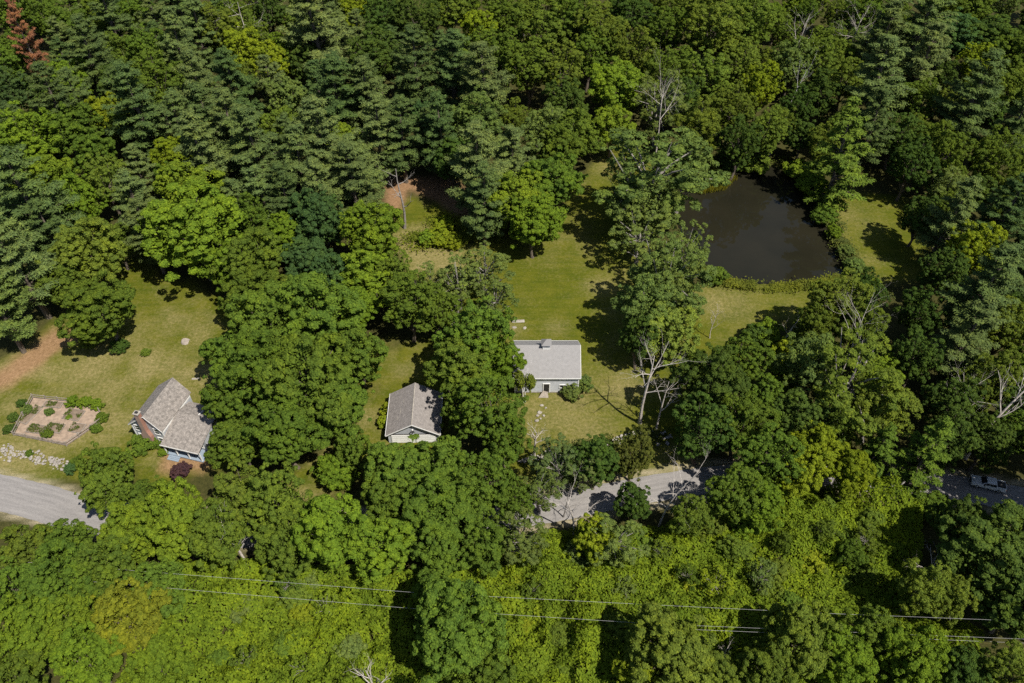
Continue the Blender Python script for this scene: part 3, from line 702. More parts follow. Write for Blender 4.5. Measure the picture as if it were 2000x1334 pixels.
# every tree the photo lets one tell apart: crown pixel x, y, crown radius in pixels, kind, tone
LIST = """
25 20 45 o mid|92 40 34 o mid|130 45 46 o mid|215 45 46 p grey|262 22 40 o mid|305 40 42 p grey|350 22 40 p deep|382 62 46 p grey|428 60 48 o olive|478 30 36 o mid|480 100 42 m lime
345 95 46 p grey|285 105 44 o mid|238 100 40 o olive|172 112 48 p deep|135 150 42 o bright|2 130 40 o mid|18 190 42 o deep|115 215 54 p deep|302 165 56 o mid|275 218 60 p deep|390 185 58 p grey|455 165 52 p deep|210 225 34 m lime
150 245 40 o mid|120 262 52 m mid|45 285 68 m bright|190 310 44 m mid|332 305 38 m lime|450 262 60 p grey|400 255 52 p deep|400 330 60 p grey|345 250 40 p grey
530 25 36 o dark|620 62 66 p grey|690 22 38 m lime|562 108 40 o bright|606 128 36 m dark|530 128 40 m lime|750 40 52 o dark|815 42 56 o dark|880 18 44 o olive|935 52 38 m lime|985 30 40 o mid|735 105 52 o dark|812 138 50 p deep|882 135 52 p deep
655 188 56 p deep|728 185 50 p grey|560 190 44 o sage|950 165 56 p grey|990 110 46 o mid|830 242 40 m teal|735 268 54 p grey|930 255 58 a sage|640 285 68 p grey|545 245 40 m mid|575 330 56 p grey|502 300 68 p grey|700 335 52 p grey|785 275 44 p deep|880 320 44 m dark
1048 58 60 o olive|1112 38 58 o mid|1170 62 58 o olive|1228 28 44 o dark|1300 55 46 o mid|1335 25 40 o olive|1392 62 66 o olive|1462 42 58 o olive|1030 135 52 o mid|1092 142 52 o olive|1200 170 62 m bright|1150 105 46 o mid|1240 108 48 o olive|1290 150 46 o olive|1102 200 48 o dark|1382 150 52 o olive|1440 128 50 o olive|1488 170 46 o lime|1430 215 46 o olive|1335 190 42 o dark|1060 255 52 a sage|1120 268 50 m mid|1195 250 44 m bright|1365 255 52 a olive|1440 285 46 o dark|1490 262 44 o olive
1548 128 44 o sage|1605 118 46 o olive|1700 25 46 o mid|1725 88 50 p grey|1792 62 60 p grey|1655 150 42 o olive|1710 172 62 p grey|1800 122 50 p grey|1872 72 52 m teal|1940 72 56 m dark|1985 112 46 m mid|1898 22 48 m mid|1600 190 42 o dark|1560 215 40 o dark|1795 205 42 o mid|1895 196 66 p deep|1905 128 40 o lime|1972 180 48 m olive|1648 300 70 h olive|1755 262 44 o dark|1852 305 56 o mid|1935 310 52 o mid|1985 255 44 p deep|1700 255 42 p deep|1780 320 50 o dark
62 410 78 p deep|38 515 72 p grey|-12 592 66 p sage|98 360 52 m bright|155 395 50 m bright|212 365 44 o olive|20 345 44 m bright|268 400 50 p grey|290 455 44 p grey|380 445 92 m bright|375 380 64 m bright|492 505 60 m mid|442 520 44 m bright|165 500 68 m olive|190 605 70 m mid|130 560 46 m olive|225 470 36 o mid|110 470 46 p deep
620 440 62 m teal|600 510 48 m teal|722 462 62 m bright|720 540 60 m bright|620 385 56 p grey|690 365 56 p grey|560 395 50 p deep|520 390 48 p grey|500 440 46 o mid|560 460 44 m bright|640 550 44 m teal
520 620 84 m mid|625 610 92 m mid|700 690 60 m mid|505 735 86 m mid|610 735 98 m mid|560 840 80 m mid|460 690 60 m mid|452 792 54 m mid|470 865 50 m mid|660 800 60 m mid|690 600 50 m bright
935 325 66 p grey|870 270 46 p deep|945 395 48 p grey|1012 385 58 m bright|1085 352 60 m mid|1042 440 50 m bright|1090 295 48 m mid|1000 310 46 p grey
942 520 50 w sage|965 578 40 w sage|895 550 40 w sage|835 545 34 w sage|800 595 56 o mid|850 608 44 o mid|895 612 36 w mid|775 545 44 o mid
1290 205 60 w sage|1305 545 84 w sage|1290 560 60 a sage|1260 610 60 a sage|1335 590 44 w sage|1250 660 44 o dark|1300 650 56 m pale|1340 490 46 w sage
930 670 76 m mid|900 730 60 m mid|968 705 50 m bright|955 800 66 o mid|900 790 46 o mid|985 860 50 o mid
1395 745 82 o dark|1450 705 56 o mid|1375 840 60 o dark|1450 830 60 o mid|1655 735 96 w olive|1580 720 60 a sage|1720 790 66 a olive|1632 590 64 o olive|1680 640 50 o olive|1590 640 44 o olive|1690 570 40 o dark
1850 430 56 p grey|1905 498 52 o lime|1918 580 72 p grey|1962 420 50 p deep|1982 520 50 p deep|1880 665 60 p grey|1955 640 52 o olive|1935 740 60 o olive|1985 780 46 m dark|1800 610 44 o dark|1840 530 44 o dark|1790 700 46 o dark|1860 790 50 o dark|1930 860 50 o dark|1985 400 40 o mid|1800 420 40 o dark
1600 885 58 m lime|1545 930 48 m lime|1500 900 62 o mid|1432 960 58 o mid|1480 990 50 m bright|1802 890 60 h mid|1715 875 48 h mid|1660 930 44 m lime|1640 830 44 a olive|1850 860 50 o dark
212 915 52 m mid|205 960 50 m mid|300 990 60 m mid|345 1030 74 m bright|478 968 60 o olive|545 985 74 m mid|250 1050 62 m bright|430 1050 66 m mid|640 1040 76 m bright|560 1060 60 m mid|785 918 70 m mid|862 908 66 m mid|760 985 64 m mid|845 1000 80 m mid|735 1060 66 m bright|920 985 60 o mid|960 930 56 o mid|945 1060 58 m mid|860 1080 50 m mid|690 880 36 m mid
1088 902 50 w grey|1140 920 34 w grey|1056 958 36 w sage|1165 900 46 o dark|1238 885 44 o bronze|1240 985 38 m dark|1162 1055 42 m lime|1015 1052 50 w sage|1200 1060 50 w sage|1000 985 42 o mid|1350 1010 40 a olive
60 1085 56 m olive|130 1060 54 m mid|100 1150 76 m mid|215 1110 64 m mid|250 1210 70 m yellow|60 1235 76 m bright|170 1285 72 m bright|310 1150 56 m mid|320 1300 60 m bright|20 1320 60 m mid|140 1210 56 m bright|20 1150 50 o mid
885 1245 104 m mid|850 1170 60 m mid|940 1310 60 m mid|1315 1272 86 m olive|1390 1315 56 m olive|1250 1315 50 m lime|1560 1255 80 m olive|1640 1290 70 m bright|1490 1310 60 m olive|1790 1150 56 a olive|1850 1165 48 a olive|1700 1230 50 a mid|1940 1080 92 m dark|1985 1180 70 m dark|1975 1310 60 o olive|1880 1320 50 m dark|1880 1030 60 m dark|1770 1290 60 m bright
"""
NAMED = {
    (380, 445): "largest bright green maple on the upper edge of the house lawn",
    (1300, 650): "pale green maple standing alone right of the barn",
    (165, 500): "olive topped maple between the big pines and the house lawn",
    (190, 605): "mid green maple at the upper left corner of the house lawn",
    (1200, 170): "vivid green round maple in the wood above the barn lawn",
    (1648, 300): "tall drooping hemlock on the right bank of the pond",
    (885, 1245): "large round maple at the bottom edge beside the power lines",
    (250, 1210): "yellowing maple in the lower left of the photo",
    (1238, 885): "bronze-tinged small tree beside the road below the dead tree",
    (620, 440): "bluish dark green maple behind the big maples by the house",
    (735, 455): "bright green maple left of the needle strewn clearing",
    (1315, 1272): "olive green maple at the bottom edge right of centre",
    (1775, 880): "drooping hemlock hanging over the road left of the pickup truck",
    (1240, 985): "narrow dark green tree standing in front of the sunlit road",
    (930, 670): "big leafy maple covering the left end of the barn",
}
for row in LIST.strip().split("\n"):
    for item in row.split("|"):
        a, b_, c_, k_, t_ = item.split(); a, b_, c_ = int(a), int(b_), int(c_)
        tree(a, b_, c_, k_, t_, label=NAMED.get((a, b_)))
tree(1272, 345, 112, 'w', 'sage', 26, "tall spreading ash with visible trunk on the pond's left bank")
tree(1250, 455, 60, 'w', 'sage', 15)
tree(1275, 395, 66, 'a', 'sage', 19)
tree(1335, 330, 50, 'a', 'sage', 20)
tree(1225, 335, 46, 'w', 'sage', 19)
e = tree(56, 92, 31, 'p', 'rust', 25, "rust-red dead pine in the upper left corner")

# tall trees just past the right edge whose shade lies over the truck
for x_, y_, h_ in ((90, 70, 25), (84, 62, 22), (98, 78, 26), (78, 53, 20), (96, 62, 25), (106, 88, 26), (85, 68, 27)): tree_w(x_, y_, 7.0, h_, 'o', 'dark', *proj(x_, y_, h_ * .6)[:2])
# fillers in the dense wood, kept clear of every opening
KEEP = [[(-50, 735), (100, 645), (255, 575), (415, 610), (405, 720), (400, 920), (330, 915), (250, 850), (150, 880), (170, 1025), (-50, 1030)],
        [(755, 690), (840, 680), (840, 740), (875, 770), (850, 870), (755, 870), (715, 850), (560, 930), (640, 860), (745, 740)],
        [(765, 350), (880, 350), (930, 470), (1000, 500), (1100, 450), (1140, 330), (1200, 290), (1330, 330), (1290, 700), (1370, 870), (1370, 960), (1080, 1010), (1000, 870), (1040, 790), (1005, 740), (1000, 660), (960, 600), (780, 560), (765, 440)],
        [(1330, 325), (1500, 300), (1560, 320), (1640, 380), (1760, 370), (1770, 540), (1660, 560), (1480, 570), (1370, 540), (1330, 480)],
        [(1340, 555), (1590, 560), (1540, 620), (1340, 720)], [(1770, 930), (1990, 900), (2010, 990), (1830, 990)],
        [(300, 1110), (560, 1125), (800, 1160), (1000, 1090), (1300, 1040), (1480, 1020), (1700, 960), (1850, 1000), (1850, 1334), (300, 1340)]]
def blocked(px, py, r):
    for a in range(9):
        q = (px, py) if a == 8 else (px + r * .8 * math.cos(a * .785), py + r * .8 * math.sin(a * .785))
        if any(inside(q[0], q[1], K) for K in KEEP): return True
    return False
for _ in range(5000):
    px = rt.uniform(-120, 2120); py = rt.uniform(-70, 1330)
    if blocked(px, py, 42): continue
    c = at(px, py, 10)
    if poly_sd(np.array([c.x]), np.array([c.y]), POND)[0] < 3 or line_d(np.array([c.x]), np.array([c.y]), ROAD_C)[0] < 5: continue
    if min(poly_sd(np.array([c.x]), np.array([c.y]), L)[0] for L in LAWNS) < 2: continue
    r = rt.uniform(4.0, 5.6)
    if px > 1560: r *= .95
    if any((c.x - t[4].location.x) ** 2 + (c.y - t[4].location.y) ** 2 < (.74 * (r + t[5])) ** 2 for t in TREES): continue
    if proj(c.x, c.y - r * .7, 5)[1] < 14 or px < -45 or px > 2050: continue
    left = px < 900
    k = rt.choice("pppom" if (left and py < 420) else "oomma" if py < 700 else "mmo")
    tn = rt.choice({'p': ['grey', 'deep'], 'o': ['mid', 'olive', 'dark'], 'm': ['mid', 'bright', 'dark'], 'a': ['sage', 'olive']}[k])
    tree_w(c.x, c.y, r, default_h(k, r) * (.9 if k != 'p' else .85), k, tn, px, py)

# shrubs one can tell apart
SHRUBS = [(175, 666, 20, 'olive', "round olive shrub on the house lawn beside the maple"), (232, 677, 17, 'dark', "small dark green shrub alone on the house lawn"),
          (1120, 762, 20, 'sage', "grey-green shrub at the right corner of the barn, nearer one"), (1143, 750, 17, 'sage', "grey-green shrub at the right corner of the barn, further one"),
          (352, 922, 20, 'purple', "dark purple shrub in front of the house porch"), (655, 925, 38, 'bright', "bright green bush on the grass path below the garage"),
          (305, 862, 16, 'mid', "small bush at the foot of the brick chimney"), (275, 868, 22, 'mid', "leafy bush below the house gable wall"), (318, 884, 9, 'bright', "low bush left of the porch steps"),
          (1400, 540, 20, 'mid', "dark rounded bush on the near left pond bank"), (1362, 700, 20, 'mid', "small bush where the pond lawn meets the dark trees"),
          (1170, 890, 34, 'dark', "dark bush beside the stone wall above the road"),
          (1610, 420, 22, 'mid', "shrub on the pond's right bank below the hemlock"), (1585, 360, 30, 'bright', "broad leafy shrub at the far right pond edge"), (1560, 330, 24, 'bright', "leafy shrub at the head of the pond"), (1475, 320, 26, 'mid', "shrub overhanging the far pond bank"), (1425, 315, 26, 'dark', "dark shrub on the far pond bank left of the cove"),
          (1628, 455, 16, 'bright', "bright shrub midway along the right pond bank"), (1650, 490, 16, 'sage', "grey twiggy shrub on the right pond bank"), (1668, 520, 18, 'sage', "sage shrub at the lower right pond corner"), (1700, 555, 18, 'lime', "yellow-green shrub past the lower right pond corner"),
          (860, 460, 24, 'lime', "largest yellow-green bush in the needle strewn clearing"), (885, 470, 20, 'lime', "yellow-green bush on the right of the clearing's clump"), (835, 465, 20, 'bright', "bright bush on the left of the clearing's clump"), (870, 438, 18, 'lime', "yellow-green bush at the back of the clearing's clump"),
          (140, 785, 14, 'bright', "vine heap along the garden's back fence, left one"), (165, 786, 14, 'bright', "vine heap along the garden's back fence, middle one"), (190, 790, 13, 'bright', "vine heap along the garden's back fence, right one"), (200, 815, 11, 'mid', "vine covering the garden's right fence"), (188, 837, 11, 'mid', "vine by the garden's near right corner"),
          (42, 788, 10, 'dark', "dark bush at the garden's far left corner"), (26, 815, 10, 'dark', "dark bush on the garden's left fence"), (18, 838, 11, 'dark', "dark bush at the garden's near left corner"), (52, 800, 11, 'sage', "pale weedy bush inside the garden's left fence"),
          (92, 848, 11, 'mid', "round leafy plant at the near side of the garden"), (96, 805, 9, 'sage', "grey herb clump in the middle of the garden"), (135, 815, 6, 'bright', "small plant in the garden's right bed"),
          (58, 885, 7, 'mid', "tiny bush by the rubble wall"), (137, 915, 13, 'teal', "bluish bush at the end of the rubble wall"), (150, 905, 12, 'mid', "bush beside the road's first maple"),
          (285, 688, 9, 'olive', "patch of weeds on the house lawn"), (760, 800, 16, 'lime', "yellow-green weeds along the garage's left wall"), (752, 825, 16, 'lime', "weeds at the near left corner of the garage"),
          (1500, 648, 28, 'bright', "bright bush on the near edge of the pond lawn"), (1545, 690, 34, 'lime', "yellow-green bush among the dark trees right of the pond lawn"), (1530, 740, 30, 'bright', "leafy bush below the snag right of the pond lawn"),
          (1480, 655, 26, 'dark', "dark bush at the tip of the pond lawn")]
for px, py, rp, tn, lb in SHRUBS: tree(px, py, rp, 's', tn, label=lb, group="shrubs around lawns and pond")

# bushes standing in the vine thicket below the road
BUSH = [(420, 1150), (520, 1175), (600, 1140), (690, 1160), (470, 1230), (560, 1260), (660, 1230), (720, 1290), (620, 1310), (520, 1320), (430, 1290), (760, 1210), (1010, 1130), (1060, 1100), (1090, 1160), (1130, 1110), (1180, 1130), (1020, 1220), (1090, 1240), (1150, 1200), (1210, 1180), (1260, 1110), (1320, 1090), (1280, 1160), (1350, 1150), (1400, 1080), (1440, 1130), (1480, 1070), (1420, 1190), (1520, 1120), (1560, 1060), (1600, 1120), (1540, 1180), (1640, 1060), (1680, 1110), (1700, 1020), (1620, 1000), (1560, 1000), (1100, 1310), (1170, 1280), (1040, 1300), (1450, 1240), (1730, 1060), (1380, 1030)]
BUSH += [(1815, 985), (1780, 1010), (480, 1190), (590, 1200), (740, 1150), (390, 1200), (680, 1270), (580, 1170), (1000, 1180), (1240, 1060), (1300, 1130), (1360, 1200), (1460, 1030), (1500, 1150), (1650, 1140), (1580, 1090), (1060, 1200), (1120, 1260), (1200, 1230), (1430, 1000)]
for px, py in BUSH: tree(px, py, rt.uniform(14, 34), 's', rt.choice(['mid', 'bright', 'lime', 'lime', 'olive', 'sage', 'bright', 'mid']), group="bushes in the vine thicket")

SAPL = [(1120, 1075, 'sage'), (1290, 1075, 'olive'), (1340, 1120, 'mid'), (1440, 1075, 'olive'), (1530, 1060, 'mid'), (1610, 1040, 'olive'), (1660, 1090, 'mid'), (1220, 1145, 'sage'), (1040, 1150, 'mid'), (1490, 1130, 'sage'), (1690, 1050, 'olive'), (1400, 1140, 'lime'), (560, 1140, 'mid'), (640, 1180, 'bright'), (480, 1290, 'olive'), (590, 1300, 'bright')]
for px, py, tn in SAPL: tree(px, py, rt.uniform(22, 32), rt.choice('waw'), tn, rt.uniform(4.5, 7), group="saplings in the vine thicket")

# bare dead trees and snags
dead_tree("dead_tree", 1250, 826, 18.5, 4, "tall forked bare dead tree on the lawn right of the barn", .75, 8, (0.2, 0), .34, 1.2, .5)
dead_tree("dead_tree", 1281, 842, 13, 9, "slender bare dead tree just right of the tall forked one", .6, 5, (.8, 1), .2, 1.0, .45)
dead_tree("dead_tree", 1043, 893, 7.5, 12, "short lopped dead tree above the road stone wall", .8, 7, (.3, 0), .3, 1.2, .55)
dead_tree("dead_tree", 790, 445, 17, 15, "dark dead pole in the needle strewn clearing", .9, 5, (0, 0), .34, .6, .35, .3, 'bark_grey')
dead_tree("dead_tree", 1386, 660, 8, 21, "small pale bare tree on the pond lawn", .5, 7, (.4, .4), .12, 1.2, .3)
dead_tree("dead_tree", 1118, 1050, 14, 24, "forked bare tree in front of the sunlit road, left one", .8, 5, (-2, 0), .2, .9, .3)
dead_tree("dead_tree", 1286, 1030, 16, 27, "leaning bare white tree in front of the sunlit road, right one", .9, 9, (4.0, 0), .18, 1.3, .3, .8)
dead_tree("dead_tree", 1540, 150, 20, 31, "bare grey snag at the top edge above the pond", .5, 6, (1, 0), .28, 1.0, .4)
dead_tree("dead_tree", 1645, 140, 19, 33, "brushy grey dead tree at the top edge right of the snag", .9, 11, (1, 0), .24, 1.6, .4, .7)
dead_tree("dead_tree", 1522, 690, 10, 35, "broken pale snag at the tip of the pond lawn", .7, 4, (1.5, 0), .2, .6, .4)
dead_tree("dead_tree", 1628, 760, 20, 38, "bare twiggy top poking from the feathery trees right of the pond lawn", .6, 7, (0, 0), .22, 1.2, .6)
dead_tree("dead_tree", 1850, 850, 14, 41, "bare bushy dead top among the dark trees at right", .9, 9, (-1.5, 0), .2, 1.3, .4, .6)
dead_tree("dead_tree", 1885, 895, 20, 44, "long leaning broken snag above the pickup truck", .6, 6, (6, 3), .34, 1.0, .5)
dead_tree("dead_tree", 1790, 1150, 9, 47, "bare white spreading tree at the lower right", 1.0, 9, (0, 0), .22, 1.2, .25)
dead_tree("dead_tree", 738, 1360, 9, 50, "bare pale tree at the bottom edge left of the large maple", .7, 7, (-.6, 0), .24, 1.0, .4)
dead_tree("dead_tree", 70, 1090, 9, 53, "pale forked bare tree beside the left road", .4, 3, (-.8, 0), .14, .6, .35)
dead_tree("dead_tree", 120, 1165, 9, 56, "bare white crown in the lower left maples", 1.0, 7, (0, 0), .16, 1.1, .5, .6)
dead_tree("dead_tree", 487, 1110, 13, 59, "crooked pale bare limb among the lower left maples", .6, 4, (-3, 1), .26, .8, .35)
dead_tree("dead_tree", 497, 130, 21, 62, "grey dead pine spire at the top edge", .9, 9, (0, 0), .26, 1.0, .3, .2)
dead_tree("dead_tree", 1525, 255, 18, 65, "thin white birch pole right of the pond's far wood", .4, 4, (2.5, 0), .16, 1.0, .6, 1.2, 'birch')
dead_tree("dead_tree", 1275, 330, 24, 68, "bare grey top mixed in the wood above the tall ash", .8, 8, (0, 0), .24, 1.3, .6)
dead_tree("dead_tree", 1410, 1300, 6, 71, "small bare tree at the bottom edge right of the olive maple", .6, 5, (-.5, 0), .14, 1.0, .3)
dead_tree("dead_tree", 1700, 1334, 6, 74, "small crooked bare tree at the bottom edge", .7, 5, (-.8, .4), .14, .8, .3)
dead_tree("dead_tree", 1100, 1010, 9, 77, "brushy grey bare tree over the shaded part of the road", 1.0, 9, (1, 0), .12, 1.4, .3, .7, 'bark_grey')

# birches in front of the barn
for i, (px, py, hh, ln) in enumerate(((1026, 786, 9.5, (.3, 0)), (1022, 790, 8, (-.6, .2)))):
    p = at(px, py); e_ = empty("birch_tree", (p.x, p.y, 0)); t_, br_ = dead_parts(80 + i, hh, .5, 4, ln, .13, .8, .45)
    t_.materials.append(M['birch']); link("trunk", t_, e_)
    for b in br_: b.materials.append(M['birch']); link("branch", b, e_)
    cr_ = link("crown", VAR['s'][i][0], e_); cr_.scale = (.6, .6, 1.5); cr_.location = (.7 - 1.6 * i, .2, hh * (.35 + .2 * i)); cr_.color = (.16, .2, .03, 1)
    tag(e_, ("taller white birch trunk in front of the barn wall", "shorter leaning birch in front of the barn wall")[i], "tree", "birches by the barn")

# ------------------------------------------------------------------ thicket, bank weeds, reeds
def scatter_poly(poly, n, rng):
    P = np.array(poly); lo, hi = P.min(0), P.max(0); out = []
    while sum(map(len, out)) < n:
        q = rng.uniform(lo, hi, (n, 2)); out.append(q[poly_sd(q[:, 0], q[:, 1], poly) < 0])
    return np.concatenate(out)[:n]
rng = np.random.default_rng(21)
TH = [tuple(at(*p)[:2]) for p in ((320, 1110), (560, 1120), (800, 1130), (1000, 1075), (1080, 1050), (1300, 1035), (1390, 985), (1500, 960), (1700, 955), (1790, 1000), (1790, 1120), (1900, 1250), (1900, 1420), (200, 1420), (300, 1250))]
q = scatter_poly(TH, 150000, rng)
eps = .4
hf = lambda X, Y: 0.4 + 3.6 * vnoise(X, Y, 5.5) ** 2 + 2.2 * vnoise(X + 50, Y, 2.3) ** 1.5 + 1.0 * vnoise(X, Y + 90, 1.0)
hh_ = hf(q[:, 0], q[:, 1])
nx_ = -(hf(q[:, 0] + eps, q[:, 1]) - hh_) / eps; ny_ = -(hf(q[:, 0], q[:, 1] + eps) - hh_) / eps
N_ = np.stack([nx_, ny_, np.ones(len(q))], -1); N_ = unit(N_) + rng.normal(size=(len(q), 3)) * .42
c_ = np.stack([q[:, 0], q[:, 1], hh_ - rng.random(len(q)) ** 2 * .7], -1)
sz = rng.uniform(.7, 1.3, len(q))
th = link("vine_thicket", leaves_mesh("vine_thicket", rhombs(c_, N_, .23 * sz, .14 * sz, rng), M['vine']))
th.color = (.145, .205, .018, 1); tag(th, "low yellow-green vine thicket under the power lines", "thicket", None, "stuff")

def bank(name, pts, width, h, n, col, label, seed):
    rng = np.random.default_rng(seed); P = [Vector(at(*p)) for p in pts]; out = []
    seg = [(P[i + 1] - P[i]).length for i in range(len(P) - 1)]; tot = sum(seg)
    for _ in range(n):
        s = rng.uniform(0, tot); i = 0
        while s > seg[i] and i < len(seg) - 1: s -= seg[i]; i += 1
        p = P[i].lerp(P[i + 1], min(1, s / seg[i])); out.append((p.x + rng.normal() * width, p.y + rng.normal() * width))
    q = np.array(out); q = q[vnoise(q[:, 0], q[:, 1], 2.4) + rng.random(n) * .3 > .42]; n = len(q); q = q + rng.normal(size=(n, 2)) * .5 * vnoise(q[:, 0], q[:, 1], 5)[:, None]
    z = h * (.4 + 1.1 * vnoise(q[:, 0], q[:, 1], 3.1)) * (.3 + .9 * vnoise(q[:, 0], q[:, 1], 1.6)) * rng.uniform(.25, 1, n)
    N = rng.normal(size=(n, 3)) * .5 + [0, -.2, .9]; sz = rng.uniform(.7, 1.3, n)
    o = link(name, leaves_mesh(name, rhombs(np.stack([q[:, 0], q[:, 1], z], -1), N, .24 * sz, .12 * sz, rng), M['vine']))
    o.color = (*col, 1); return tag(o, label, "weeds", None, "stuff")
bank("bank_weeds", [(1375, 530), (1410, 552), (1470, 562), (1540, 564), (1600, 558), (1650, 548)], .75, 1.4, 9000, (.13, .15, .025), "bright weeds lining the near bank of the pond", 1)
bank("bank_weeds", [(1598, 395), (1625, 440), (1640, 480), (1665, 520), (1690, 550), (1730, 580)], .95, 1.9, 10000, (.095, .115, .03), "tangled weeds lining the right bank of the pond", 2)
bank("bank_weeds", [(1340, 330), (1400, 318), (1470, 314), (1540, 325), (1590, 370)], 1.2, 1.8, 8000, (.10, .125, .025), "weeds lining the far bank of the pond", 3)
bank("bank_weeds", [(800, 470), (850, 475), (900, 470), (910, 450), (850, 435)], 1.6, 1.5, 9000, (.15, .18, .02), "yellow-green ground cover in the needle strewn clearing", 4)
bank("bank_weeds", [(1060, 905), (1130, 880), (1220, 862), (1290, 850)], .8, 1.0, 4000, (.08, .10, .025), "weeds growing along the stone wall above the road", 5)
rng = np.random.default_rng(8); RP = [tuple(at(*p)[:2]) for p in ((1330, 335), (1400, 328), (1440, 350), (1415, 372), (1370, 380), (1330, 370))]
q = scatter_poly(RP, 5200, rng); z = rng.uniform(.3, 1.1, len(q)); T = np.stack([rng.normal(size=len(q)) * .2, rng.normal(size=len(q)) * .2, np.ones(len(q))], -1)
rd = link("reed_bed", leaves_mesh("reed_bed", rhombs(np.stack([q[:, 0], q[:, 1], z - .2], -1), rng.normal(size=(len(q), 3)) * [1, 1, .2], .6, .05, rng, T), M['reed']))
rd.color = (.19, .185, .02, 1); tag(rd, "yellow-green reed bed at the far left pond corner", "reeds", None, "stuff")

# ------------------------------------------------------------------ stone walls and loose stones
def stone_mesh(seed):
    rng = np.random.default_rng(seed); V = []
    for i, z in enumerate((-.5, 0, .5)):
        for k in range(6):
            a = k * math.pi / 3 + rng.uniform(-.25, .25); r = (.75, 1.0, .7)[i] * rng.uniform(.8, 1.15); V.append((r * math.cos(a), r * math.sin(a), z * rng.uniform(.8, 1.1)))
    Fc = [tuple(range(5, -1, -1)), tuple(range(12, 18))] + [(i * 6 + k, i * 6 + (k + 1) % 6, i * 6 + 6 + (k + 1) % 6, i * 6 + 6 + k) for i in range(2) for k in range(6)]
    me = bpy.data.meshes.new("stone"); me.from_pydata(V, [], Fc); me.materials.append(M['stone'] if seed % 2 else M['stone_pale']); return me
STONES = [stone_mesh(i) for i in range(8)]
rs = random.Random(4)
def stone_wall(pts, n, wid, hgt, size, label):
    P = [at(*p) for p in pts]; e = empty("stone_wall", tuple(P[0])); tag(e, label, "stone wall", "dry stone walls")
    seg = [(P[i + 1] - P[i]).length for i in range(len(P) - 1)]; tot = sum(seg)
    for j in range(n):
        s = tot * (j + rs.random()) / n; i = 0
        while s > seg[i] and i < len(seg) - 1: s -= seg[i]; i += 1
        p = P[i].lerp(P[i + 1], min(1, s / seg[i])) - P[0]
        o = link("stone", STONES[rs.randrange(8)], e); k = rs.uniform(*size)
        o.location = (p.x + rs.gauss(0, wid), p.y + rs.gauss(0, wid), rs.uniform(.0, hgt)); o.scale = (k * rs.uniform(.8, 1.5), k, k * rs.uniform(.6, .9))
        o.rotation_euler = (rs.uniform(-.3, .3), rs.uniform(-.3, .3), rs.uniform(0, 6.28))
stone_wall([(-70, 860), (0, 882), (60, 892), (100, 902), (142, 913)], 300, .7, .45, (.12, .30), "tumbled pale rubble wall between the garden and the left road")
stone_wall([(1012, 905), (1060, 893), (1120, 882), (1200, 865), (1245, 848), (1310, 855)], 200, .35, .6, (.14, .32), "dry stone wall along the lawn above the sunlit road")
for i, (px, py, k, lb) in enumerate(((1058, 792, .32, "pale stone on the grass just below the barn door"), (1066, 797, .22, "small stone on the grass below the barn, right of the pale one"), (1054, 806, .4, "stone at the head of the rubble scatter below the barn"),
        (1050, 812, .3, "flat stone in the middle of the rubble scatter below the barn"), (1062, 812, .26, "small stone right of the rubble scatter below the barn"), (1049, 822, .34, "stone at the lower end of the rubble scatter below the barn"), (1056, 818, .2, "smallest stone of the rubble scatter below the barn"),
        (1005, 640, .4, "dark stone behind the barn beside the pale slab"), (1025, 641, .38, "pale stone behind the barn ridge"), (1303, 866, .45, "brown stone heap piece at the foot of the slender dead tree"), (1285, 868, .38, "pale stone at the foot of the slender dead tree"))):
    p = at(px, py); o = link("loose_stone", STONES[i % 8]); o.location = (p.x, p.y, .08); o.scale = (k * 1.3, k, k * .6); o.rotation_euler = (0, 0, i * 1.3); tag(o, lb, "stone", "loose stones around the barn")
def slab_thing(name, px, py, dx, dy, dz, rz, mat, label, cat):
    p = at(px, py); o = MB().box((0, 0, dz / 2), (dx, dy, dz)).build(name, M[mat]); o.location = (p.x, p.y, .03); o.rotation_euler = (0, 0, rz)
    bv = o.modifiers.new("bevel", 'BEVEL'); bv.width = .04; return tag(o, label, cat)
slab_thing("stone_slab", 1012, 628, 2.6, .8, .14, .05, 'stone_pale', "long pale slab lying behind the barn roof", "slab")
slab_thing("wooden_board", 382, 740, 1.4, .45, .1, .1, 'stone_pale', "pale board lying on the lawn behind the house", "board")
p = at(363, 668); o = link("tree_stump", MB().tube([(0, 0, -.1), (0, 0, .18), (.05, 0, .3)], [1.05, .9, .8], 11).mesh("tree_stump", M['wood'])); o.location = p; tag(o, "low round cut stump in the middle of the house lawn", "stump")

# ------------------------------------------------------------------ garden
G = [at(66, 778), at(190, 792), at(203, 822), at(131, 872), at(28, 851)]
bm_ = bpy.data.meshes.new("garden_soil"); NS = 7
bm_.from_pydata([(p.x, p.y, .19) for p in G], [], [tuple(range(4, -1, -1))])
if bm_.polygons[0].normal.z < 0: bm_.flip_normals()
bm_.materials.append(M['soil']); tag(link("garden_soil", bm_), kind="structure")
gf = empty("garden_fence", tuple(G[0])); tag(gf, "weathered post and rail fence round the vegetable garden", "fence")
for i in range(5):
    a_, b_ = G[i] - G[0], G[(i + 1) % 5] - G[0]; L_ = (b_ - a_).length; n_ = max(1, round(L_ / 2.4)); d_ = (b_ - a_).normalized(); rz = math.atan2(d_.y, d_.x)
    for k in range(n_):
        p = a_.lerp(b_, k / n_); MB().box((p.x, p.y, .62), (.16, .16, 1.3 + .12 * rs.random())).build("post", M['wood'], gf)
        c = a_.lerp(b_, (k + .5) / n_)
        for z in (.45, 1.05): MB().box((c.x, c.y, z + rs.uniform(-.04, .04)), (L_ / n_ - .17, .07, .15), rz + rs.uniform(-.015, .015)).build("rail", M['wood'], gf)
